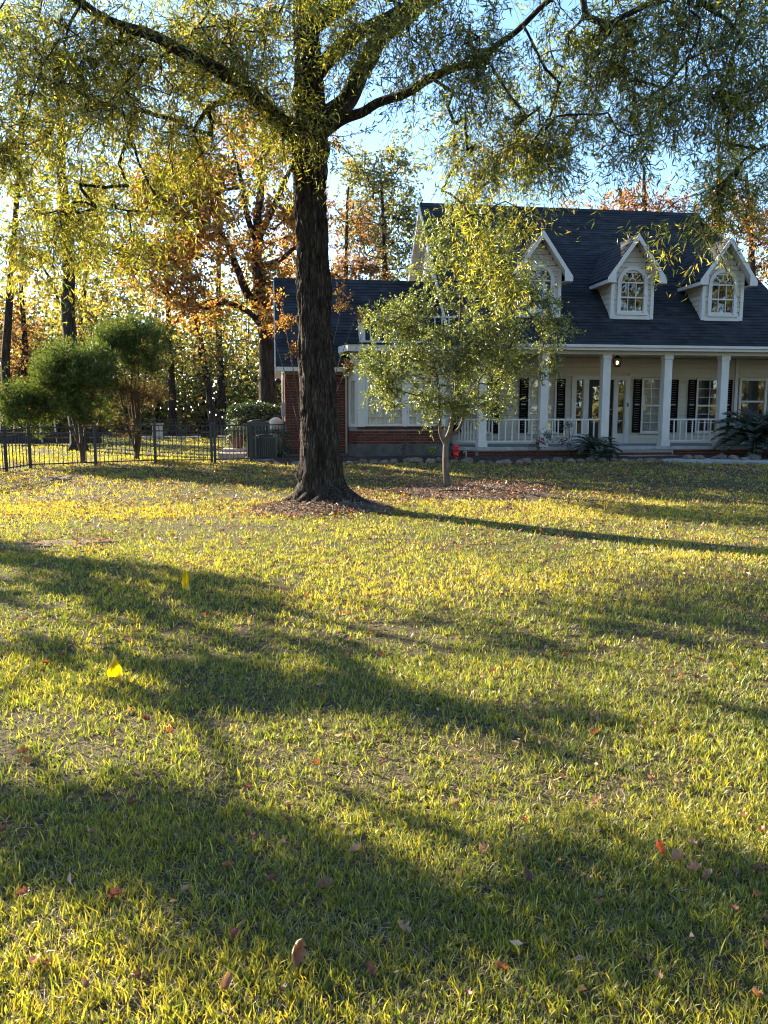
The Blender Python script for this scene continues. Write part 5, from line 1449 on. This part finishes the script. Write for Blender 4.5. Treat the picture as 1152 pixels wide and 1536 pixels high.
# string lights
for j, (A_, B_, lab) in enumerate([(at(205, 600, 34), at(330, 590, 36), 'string of small lit bulbs hung between trunks above the pillar'), (at(305, 612, 33), at(410, 606, 32), 'string of small lit bulbs hung towards the hedge')]):
    s_ = empty('string_light', A_, 0, lab, 'string lights')
    n = 11; pts = [(A_.lerp(B_, i / n) - A_ - Vector((0, 0, .5 * math.sin(math.pi * i / n)))) for i in range(n + 1)]
    MB().tube(pts, .008, 5).build('cable', M['black_metal'], s_)
    for p_ in pts[1:-1]:
        MB().lathe([(0, -.10), (.014, -.08), (.017, -.05), (.01, -.01), (0, -.008)], 8, p_).build('bulb', M['string_bulb'], s_, True)

# condensers, tank, slab and urn beside the wing
def condenser(label, x, y, w, d, h, nb):
    g = gzf(x, y)
    o = empty('air_conditioner', (x, y, g), 0.14, label, 'air conditioner')
    MB().box(-w / 2 - .06, w / 2 + .06, -d / 2 - .06, d / 2 + .06, -.06, .07).build('pad', M['concrete'], o)
    MB().box(-w / 2 + .02, w / 2 - .02, -d / 2 + .02, d / 2 - .02, .071, h - .05).build('coil', M['black_metal'], o)
    t = MB(); t.box(-w / 2, w / 2, -d / 2, d / 2, h - .05, h); t.build('top', M['green_metal'], o)
    for sx in (-1, 1):
        for sy in (-1, 1):
            MB().box(sx * (w / 2) - .02, sx * (w / 2) + .02, sy * (d / 2) - .02, sy * (d / 2) + .02, .07, h - .051).build('corner_post', M['green_metal'], o)
    for i in range(1, nb):
        xx = -w / 2 + w * i / nb
        MB().box(xx - .009, xx + .009, -d / 2 - .012, -d / 2 + .01, .09, h - .052).build('louver', M['green_metal'], o)
        MB().box(-w / 2 - .012, -w / 2 + .01, -d / 2 + d * i / nb - .009, -d / 2 + d * i / nb + .009, .09, h - .052).build('louver', M['green_metal'], o)
    fan_ = MB(); fan_.lathe([(0.0, h + .002), (.26 * w / .65, h + .002), (.24 * w / .65, h + .04), (.05, h + .06), (0, h + .06)], 16); fan_.build('fan_guard', M['black_metal'], o, True)
    return o
condenser('tall dark green condenser unit behind the gate', -3.72, 23.0, .64, .7, 1.10, 11)
condenser('low dark condenser unit in front of the taller one', -3.42, 22.2, .66, .5, .70, 11)
tk = empty('filter_tank', (-3.30, 23.75, gzf(-3.3, 23.75)), 0, 'beige domed filter tank beside the wing end wall', 'tank')
MB().lathe([(.0, .02), (.26, .02), (.28, .08), (.28, .78), (.0, .78)], 20).build('body', M['beige_plastic'], tk, True)
MB().lathe([(.29, .74), (.29, .80), (.27, .96), (.18, 1.12), (.07, 1.19), (0, 1.2)], 20).build('dome', M['beige_plastic'], tk, True)
MB().lathe([(.295, .72), (.305, .735), (.305, .775), (.295, .79)], 20).build('clamp', M['black_metal'], tk, True)
MB().tube([(-.28, -.1, .3), (-.5, -.1, .3), (-.5, -.1, .02)], .03, 8).build('pipe', M['beige_plastic'], tk, True)
sl_ = at(346, 683, 23.4)
stp2 = empty('stone_step', (sl_.x, sl_.y, gzf(sl_.x, sl_.y)), .1, 'low two tier pink concrete slab under the brown urn', 'step')
MB().box(-.32, .5, -.5, .9, -.05, .17).build('lower_slab', M['paving'], stp2); MB().box(-.26, .5, .1, .9, .171, .27).build('upper_slab', M['paving'], stp2)
ur = empty('planter_urn', (sl_.x + .1, sl_.y + .5, gzf(sl_.x, sl_.y) + .271), 0, 'dark brown round planter urn on the pink slab', 'planter')
MB().lathe([(0, 0), (.13, 0), (.15, .03), (.22, .25), (.24, .34), (.27, .36), (.27, .40), (.23, .40), (.21, .34), (0, .32)], 20).build('pot', M['pot'], ur, True)
rgp = np.random.RandomState(7)
n = 500
Pq = rgp.normal(size=(n, 3)) * np.array([.13, .13, .10]) + np.array([0, 0, .5])
tag(link('foliage', leaf_mesh('foliage', Pq, unit(rgp.normal(size=(n, 3)) + np.array([0, 0, .8])), np.full(n, .09), np.full(n, .04), palette(rgp, n, [(0.05, 0.09, .02), (.09, .12, .03)], [1, 1]), rgp), M['leaf_evergreen'], ur), kind='stuff')

# ================================================================== stones along the bed, ornament, sprinkler
def rock_mesh(seed):
    rg = random.Random(seed); mb = MB()
    import bmesh
    bm = bmesh.new(); bmesh.ops.create_icosphere(bm, subdivisions=2, radius=1.0)
    sx, sy, sz = rg.uniform(.8, 1.25), rg.uniform(.7, 1.0), rg.uniform(.45, .7)
    for v in bm.verts:
        n = mnoise.noise(v.co * 1.3 + Vector((seed * 3.1, 0, 0))) * .45 + mnoise.noise(v.co * 3 + Vector((0, seed, 0))) * .15
        v.co = Vector((v.co.x * sx, v.co.y * sy, v.co.z * sz)) * (1 + n)
    me = bpy.data.meshes.new('border_stone'); bm.to_mesh(me); bm.free(); me.materials.append(M['stone']); return me
rocks = [rock_mesh(i) for i in range(7)]
rg = random.Random(17)
X = -9.0
while X < 1.0:
    w_ = rg.uniform(.10, .19)
    Y = float(bed_front(X)) + rg.uniform(-.06, .06)
    p = hw(X, Y)
    o = link('border_stone', rocks[rg.randrange(7)], None, None)
    o.location = (p.x, p.y, gzf(p.x, p.y) + w_ * .22); o.scale = (w_, w_, w_ * rg.uniform(.75, 1.15)); o.rotation_euler = (rg.uniform(-.2, .2), rg.uniform(-.2, .2), rg.uniform(0, 6.28))
    tag(o, 'rough brown field stone in the row edging the planting bed', 'stone', 'stones edging the planting bed')
    X += w_ * rg.uniform(1.5, 2.3)
X = 1.9
while X < 7.5:
    w_ = rg.uniform(.09, .2); p = hw(X, -1.25 - .22 * (X - 1.9) + rg.uniform(-.1, .15))
    o = link('border_stone', rocks[rg.randrange(7)], None, None)
    o.location = (p.x, p.y, gzf(p.x, p.y) + .06 + w_ * .22); o.scale = (w_, w_, w_ * rg.uniform(.75, 1.15)); o.rotation_euler = (rg.uniform(-.2, .2), rg.uniform(-.2, .2), rg.uniform(0, 6.28))
    tag(o, 'rough stone between the concrete walk and the palm bed', 'stone', 'stones along the inner side of the walk')
    X += w_ * rg.uniform(1.6, 2.8)
rp_ = at(684, 688, 21.35); rz_ = gzf(rp_.x, rp_.y) + .08
rd = empty('yard_ornament', (rp_.x, rp_.y, rz_), 0, 'small bright red hydrant shaped ornament in the bed', 'ornament')
MB().lathe([(0, 0), (.045, 0), (.045, .03), (.03, .035), (.03, .09), (0, .09)], 12).build('foot', M['red_plastic'], rd, True)
MB().lathe([(.03, .085), (.075, .10), (.08, .13), (.06, .15), (.06, .24), (.078, .26), (.078, .29), (.055, .31), (0, .31)], 14).build('barrel', M['red_plastic'], rd, True)
MB().lathe([(.05, .305), (.085, .32), (.08, .35), (.06, .37), (.06, .40), (.03, .41), (0, .41)], 14).build('bonnet', M['red_plastic'], rd, True)
for s in (-1, 1):
    MB().tube([(s * .05, 0, .20), (s * .10, 0, .20)], .03, 10).build('outlet', M['red_plastic'], rd, True)
sp_ = at(699, 686, 21.45)
sk = empty('hose_tap', (sp_.x, sp_.y, gzf(sp_.x, sp_.y) + .08), 0, 'small grey standpipe tap beside the red ornament', 'tap')
MB().tube([(0, 0, 0), (0, 0, .24)], .014, 8).build('pipe', M['grey_metal'], sk, True)
MB().tube([(0, 0, .22), (-.05, -.03, .23), (-.09, -.05, .19)], .014, 8).build('spout', M['grey_metal'], sk, True)
MB().tube([(-.03, 0, .27), (.03, 0, .27)], .012, 6).build('handle', M['grey_metal'], sk, True)
# fallen stick by the mulch ring
sk2 = on_ground(590, 740)
st2 = MB(); st2.tube([(-.25, .3, .03), (-.05, .12, .05), (.1, -.1, .03), (.3, -.32, .02)], [.014, .016, .012, .005], 6); st2.tube([(-.05, .12, .05), (.12, .18, .06)], [.009, .003], 5)
o = st2.build('fallen_stick', M['bark_dark'], None, True); o.location = (sk2.x, sk2.y, gzf(sk2.x, sk2.y)); tag(o, 'dark fallen stick on the grass beside the mulch ring', 'stick')
# second stick on the mulch
sk3 = on_ground(680, 743)
o = MB().tube([(-.25, 0, .06), (0, .03, .07), (.35, -.02, .06)], [.008, .014, .006], 6).build('fallen_stick', M['bark_dark'], None, True); o.location = (sk3.x, sk3.y, gzf(sk3.x, sk3.y) + .03); tag(o, 'thin stick lying on the brown mulch', 'stick')

# wire marker flags
def flag(label, base, film, seed, wire_top):
    bpt = on_ground(*base)
    o = empty('marker_flag', (bpt.x, bpt.y, gzf(bpt.x, bpt.y)), 0, label, 'flag')
    MB().tube([(0, 0, -.03), (.002, 0, wire_top)], .0018, 6).build('wire', M['wire'], o)
    pts = [Vector(q) for q in film]
    n, m_ = 12, 8
    V, fs = [], []
    a, b_, c_, d_ = pts
    for i in range(n + 1):
        for j in range(m_ + 1):
            u_, v_ = i / n, j / m_
            q = a.lerp(b_, u_).lerp(d_.lerp(c_, u_), v_)
            q = q + Vector((.004 * math.sin(v_ * 9 + seed), .026 * math.sin(u_ * 5 + v_ * 4 + seed) + .012 * math.sin(v_ * 15 + u_ * 7), 0))
            V.append(q)
    for i in range(n):
        for j in range(m_):
            k = i * (m_ + 1) + j; fs.append((k, k + m_ + 1, k + m_ + 2, k + 1))
    me = np_mesh('film', np.array([tuple(q) for q in V]), np.array(fs).ravel(), np.full(len(fs), 4, np.int32), np.tile(np.array([[0.85, 0.62, 0.005]]), (len(V), 1)))
    link('film', me, M['flag_film'], o, True)
# film corners in metres about the wire: top near wire, bottom near wire, bottom outer, top outer
flag('yellow plastic marker flag drooping on its wire in the nearer shaded grass', (168, 1022), [(.0, 0, .165), (-.025, 0, .03), (.065, -.01, .01), (.042, 0, .17)], 1.0, .17)
flag('second yellow marker flag on its wire farther off towards the oak', (276, 888), [(.0, 0, .20), (-.02, 0, .02), (.065, -.01, .02), (.03, 0, .205)], 2.2, .205)

# ================================================================== fallen leaves
def fallen_mesh(seed, curl, lobed=True):
    rg = random.Random(seed); n = 11
    out = []
    for i in range(n):
        s = i / (n - 1)
        w = math.sin(math.pi * min(1, s * 1.02)) ** .7 * .28
        if lobed: w *= 1 + .28 * math.sin(i * 2.1 + seed) + rg.uniform(-.12, .12)
        out.append((s, max(w, .012)))
    V, fs = [], []
    for s, w in out:
        for k in (-1, -.5, 0, .5, 1):
            x = k * w; z = curl * (x * x * 3.2 + (s - .5) ** 2 * .9) + .03 * rg.uniform(-1, 1) * 1.6 + .06 * abs(k) + .05 * math.sin(s * 11 + k * 3 + seed)
            V.append((x, s - .5, z + .03))
    for i in range(n - 1):
        for k in range(4):
            a = i * 5 + k; fs.append((a, a + 1, a + 6, a + 5))
    # stalk
    b = len(V); V += [(-.008, -.5, .03), (.008, -.5, .03), (.004, -.78, .06), (-.004, -.78, .06)]; fs.append((b, b + 1, b + 2, b + 3))
    return np.array(V), np.array(fs)
def fallen(seed, curl, col, lobed=True):
    V, fs = fallen_mesh(seed, curl, lobed); rg_ = np.random.RandomState(seed)
    C = np.clip(np.tile(np.array([col]), (len(V), 1)) * (1 + rg_.normal(size=(len(V), 1)) * .12), .004, .9)
    me = np_mesh('fallen_leaf', V, fs.ravel(), np.full(len(fs), 4, np.int32), C); me.materials.append(M['litter'])
    me.polygons.foreach_set('use_smooth', np.ones(len(me.polygons), bool))
    return me
RUSTL = [fallen(i, .9 + .25 * i, c) for i, c in enumerate([(.22, .075, .035), (.17, .06, .035), (.26, .11, .04)])]
TANL = [fallen(10 + i, 1.0 + .3 * i, c) for i, c in enumerate([(.36, .23, .13), (.30, .19, .11), (.24, .15, .09)])]
DRKL = [fallen(20 + i, 1.2 + .2 * i, c) for i, c in enumerate([(.13, .07, .04), (.16, .09, .05)])]
rg = random.Random(29)
def put_leaf(me, x, y, s, label, group, tilt=.5, lift=.03):
    o = link('fallen_leaf', me, None, None)
    o.location = (x, y, gzf(x, y) + lift); o.scale = (s, s, s)
    o.rotation_euler = (rg.uniform(-tilt, tilt), rg.uniform(-tilt, tilt), rg.uniform(0, 6.28))
    return tag(o, label, 'leaf', group)
for i in range(150):
    y = 1.9 + 7.5 * rg.random() ** 1.3; x = rg.uniform(-.56, .56) * y
    k = rg.random()
    if k < .42: put_leaf(rg.choice(RUSTL), x, y, rg.uniform(.028, .055), 'rust red fallen leaf lying in the grass', 'rust red leaves scattered on the lawn')
    elif k < .75: put_leaf(rg.choice(TANL), x, y, rg.uniform(.03, .06), 'tan dry fallen leaf lying in the grass', 'tan leaves scattered on the lawn')
    else: put_leaf(rg.choice(DRKL), x, y, rg.uniform(.028, .055), 'dark brown fallen leaf lying in the grass', 'dark brown leaves scattered on the lawn')
p = on_ground(443, 1445)
o = put_leaf(fallen(40, 3.2, (.22, .16, .12)), p.x, p.y, .075, 'large curled grey brown leaf standing upright in the grass', None, .1, .055); o.rotation_euler = (1.25, .35, .2)
p = on_ground(985, 1290); o = put_leaf(fallen(41, 1.2, (.55, .10, .03)), p.x, p.y, .055, 'bright orange red leaf standing beside a heap of tan leaves', None, .1, .045); o.rotation_euler = (1.0, 0, 1.0)
for i, (a, b_, s_) in enumerate(((1020, 1305, .062), (1042, 1322, .055), (1060, 1330, .045))):
    p = on_ground(a, b_); put_leaf(fallen(42 + i, 1.6, (.30, .19, .115), i != 0), p.x, p.y, s_, 'large crumpled tan leaf in the small heap beside the orange red leaf', 'heap of crumpled tan leaves', .5, .04)
p = on_ground(490, 1350); put_leaf(fallen(46, 2.0, (.19, .13, .085)), p.x, p.y, .06, 'long folded brown leaf behind the upright curled leaf', None, .4, .04)

# litter too small to count
def scatter(n, seed, ymin, ymax, half, extra=()):
    rs = np.random.RandomState(seed)
    y = np.sqrt(ymin ** 2 + (ymax ** 2 - ymin ** 2) * rs.rand(n)); x = (rs.rand(n) * 2 - 1) * (half * y + 1.5)
    P = [np.stack([x, y], 1)]
    for cx, cy, rx, ry, m in extra:
        P.append(np.stack([cx + rx * rs.normal(size=m), cy + ry * rs.normal(size=m)], 1))
    return np.concatenate(P), rs
XY, rs = scatter(22000, 131, 1.5, 22, .55, [(-1, 12.6, 1.0, .6, 900), (1.75, 15.5, 1.1, .9, 1400), (6, 18.5, 3, 1.2, 1600), (-4.2, 9.6, .8, .4, 350), (-6, 18, 3, 1.2, 500), (0, 20.0, 4, .6, 500)])
X_, Y_ = to_house(XY[:, 0], XY[:, 1]); keep = (Y_ < -.3) | (X_ < -9.6)
keep &= rs.rand(len(XY)) < np.clip((vnoise(XY[:, 0] * 1.6 + 31, XY[:, 1] * 1.6) * .6 + vnoise(XY[:, 0] * 5, XY[:, 1] * 5) * .4 - .3) * 3, .12, 1)
XY = XY[keep]; n = len(XY)
P = np.stack([XY[:, 0], XY[:, 1], gz(XY[:, 0], XY[:, 1]) + .012 + .028 * rs.rand(n)], 1)
inr = ((XY[:, 0] - RING[0]) / 1.6) ** 2 + ((XY[:, 1] - RING[1]) / 1.4) ** 2 < 1
P[inr, 2] += .035
dd = unit(np.stack([rs.normal(size=n), rs.normal(size=n), .35 * rs.normal(size=n)], 1))
C = palette(rs, n, [(.28, .18, .10), (.20, .12, .06), (.30, .09, .035), (.36, .26, .16), (.12, .07, .04)], [3, 3, 2, 2, 2], .25)
tag(link('leaf_litter', leaf_mesh('leaf_litter', P, dd, (.026 + .042 * rs.rand(n)) * np.clip(.6 + XY[:, 1] / 16, .6, 1.5), (.012 + .022 * rs.rand(n)) * np.clip(.6 + XY[:, 1] / 16, .6, 1.5), C, rs, .35), M['litter']), 'small dry leaves strewn over the lawn and beds', 'leaves', kind='stuff')
# bark chips on the mulch ring and bare soil
n = 11000; rs = np.random.RandomState(133)
t = rs.rand(n) * 6.283; r = np.sqrt(rs.rand(n))
half = rs.rand(n) < .62
x = np.where(half, RING[0] + 1.5 * r * np.cos(t), -1.05 + 1.25 * r * np.cos(t)); y = np.where(half, RING[1] + 1.3 * r * np.sin(t), 12.95 + .95 * r * np.sin(t))
P = np.stack([x, y, gz(x, y) + .015 + .07 * (1 - r * r)], 1)
dd = unit(np.stack([rs.normal(size=n), rs.normal(size=n), .4 * rs.normal(size=n)], 1))
C = palette(rs, n, [(.13, .10, .075), (.22, .17, .13), (.08, .06, .045), (.32, .26, .20)], [3, 3, 2, 1], .2)
tag(link('bark_chips', leaf_mesh('bark_chips', P, dd, .03 + .04 * rs.rand(n), .015 + .015 * rs.rand(n), C, rs, .3), M['litter']), 'bark chips and crumbs on the mulch and bare soil', 'mulch', kind='stuff')

# ================================================================== grass
def blades(n, seed, ymin, ymax, half, margin, h0, w0, region=None, keepf=None):
    rs = np.random.RandomState(seed)
    if region is None:
        y = np.sqrt(ymin ** 2 + (ymax ** 2 - ymin ** 2) * rs.rand(n)); x = (rs.rand(n) * 2 - 1) * (half * y + margin)
    else:
        x = region[0] + (region[1] - region[0]) * rs.rand(n); y = region[2] + (region[3] - region[2]) * rs.rand(n)
    # blades stand in small tufts with dark gaps between them
    m = max(1, n // 8); who = rs.randint(0, m, n)
    tuft = rs.rand(n) < .72
    x = np.where(tuft, x[who] + rs.normal(size=n) * w0 * 2.0, x); y = np.where(tuft, y[who] + rs.normal(size=n) * w0 * 2.0, y)
    tone = rs.rand(m)[who]
    thin = vnoise(x * 1.1 + 20, y * 1.1) * .6 + vnoise(x * 4.3, y * 4.3 + 11) * .4
    ok = lawn_mask(x, y) & (rs.rand(n) < np.clip((thin - .12) * 2.8, .28, 1))
    x, y, tuft, tone = x[ok], y[ok], tuft[ok], tone[ok]; n = len(x)
    patchy = vnoise(x * .55 + 7, y * .55 + 3) * .6 + vnoise(x * 2.1, y * 2.1 + 5) * .4
    straw = (rs.rand(n) < np.where(tuft, .5, 1.9) * (.33 + .6 * (vnoise(x * 1.3 + 50, y * 1.3) * .6 + vnoise(x * 5 + 3, y * 5) * .4 - .4)))
    h = h0 * (.55 + .75 * rs.rand(n)) * (.75 + .5 * patchy)
    h = np.where(straw, h * (.5 + .7 * rs.rand(n)), h * (.7 + .55 * tone)); h = np.where(rs.rand(n) < .04, h * 1.6, h)
    az = rs.rand(n) * 6.283
    lean = np.where(straw, 1.0 + .5 * rs.rand(n), .08 + .60 * rs.rand(n))
    d = np.stack([np.cos(az) * np.sin(lean), np.sin(az) * np.sin(lean), np.cos(lean)], 1)
    tip_d = unit(d + np.stack([np.cos(az) * .6, np.sin(az) * .6, -.35 * np.ones(n)], 1) * (.2 + .55 * rs.rand(n, 1)))
    fa = rs.rand(n) * 6.283
    sd = np.stack([np.cos(fa), np.sin(fa), np.zeros(n)], 1)
    w = w0 * (.45 + 1.1 * rs.rand(n) ** 1.5) * np.where(straw, .7, 1.0)
    B = np.stack([x, y, gz(x, y) - .004 + np.where(straw, .008, 0)], 1)
    Mi = B + d * (h * .55)[:, None]; T = Mi + tip_d * (h * .5)[:, None]
    V = np.stack([B - sd * (w * .5)[:, None], B + sd * (w * .5)[:, None], Mi + sd * (w * .42)[:, None], Mi - sd * (w * .42)[:, None], T], 1).reshape(-1, 3)
    g = palette(rs, n, [(.095, .14, .02), (.14, .185, .026), (.21, .24, .03), (.32, .31, .036)], [2.5, 3, 3, 1.6], .15)
    yg = palette(rs, n, [(.40, .36, .036), (.50, .42, .055), (.32, .31, .034)], [3, 2, 2], .15)
    mix = np.clip((patchy - .45) * 1.8 + .45 * sstep(5, 13, y) + .5 * (tone - .5), .03, .9)
    C = np.where((rs.rand(n) < mix)[:, None], yg, g)
    C = np.where(straw[:, None], palette(rs, n, [(.44, .36, .20), (.34, .26, .14), (.24, .17, .09), (.15, .10, .06)], [3, 3, 2, 1.5], .15), C)
    return V, C, n
near = [blades(215000, 141, .9, 3.0, .55, .9, .034, .0044), blades(140000, 146, 3.0, 5.0, .55, 1.0, .039, .0056), blades(150000, 142, 5.0, 9.0, .55, 1.2, .042, .0070)]
far = [blades(150000, 143, 9.0, 14.0, .54, 1.6, .050, .0115), blades(150000, 144, 14.0, 24.0, .54, 2.0, .052, .018), blades(26000, 145, 0, 0, 0, 0, .07, .035, (-16, -3, 22, 37))]
V1 = np.concatenate([p[0] for p in near]); C1 = np.concatenate([p[1] for p in near]); n1 = len(V1) // 5
V2 = np.concatenate([p[0] for p in far]).reshape(-1, 5, 3)[:, [0, 1, 4]].reshape(-1, 3); C2 = np.concatenate([p[1] for p in far]); n2 = len(V2) // 3
idx = np.arange(n1)[:, None] * 5
f1 = np.concatenate([idx + np.array([[0, 1, 2, 3]]), idx + np.array([[3, 2, 4]])], 1).ravel()
f2_ = np.arange(n2 * 3) + n1 * 5
me = np_mesh('lawn_grass', np.concatenate([V1, V2]), np.concatenate([f1, f2_]), np.concatenate([np.tile(np.array([4, 3], np.int32), n1), np.full(n2, 3, np.int32)]), np.concatenate([np.repeat(C1, 5, 0), np.repeat(C2, 3, 0)]))
tag(link('lawn_grass', me, M['grass']), 'short yellow green lawn grass with dry straw blades', 'grass', kind='stuff')
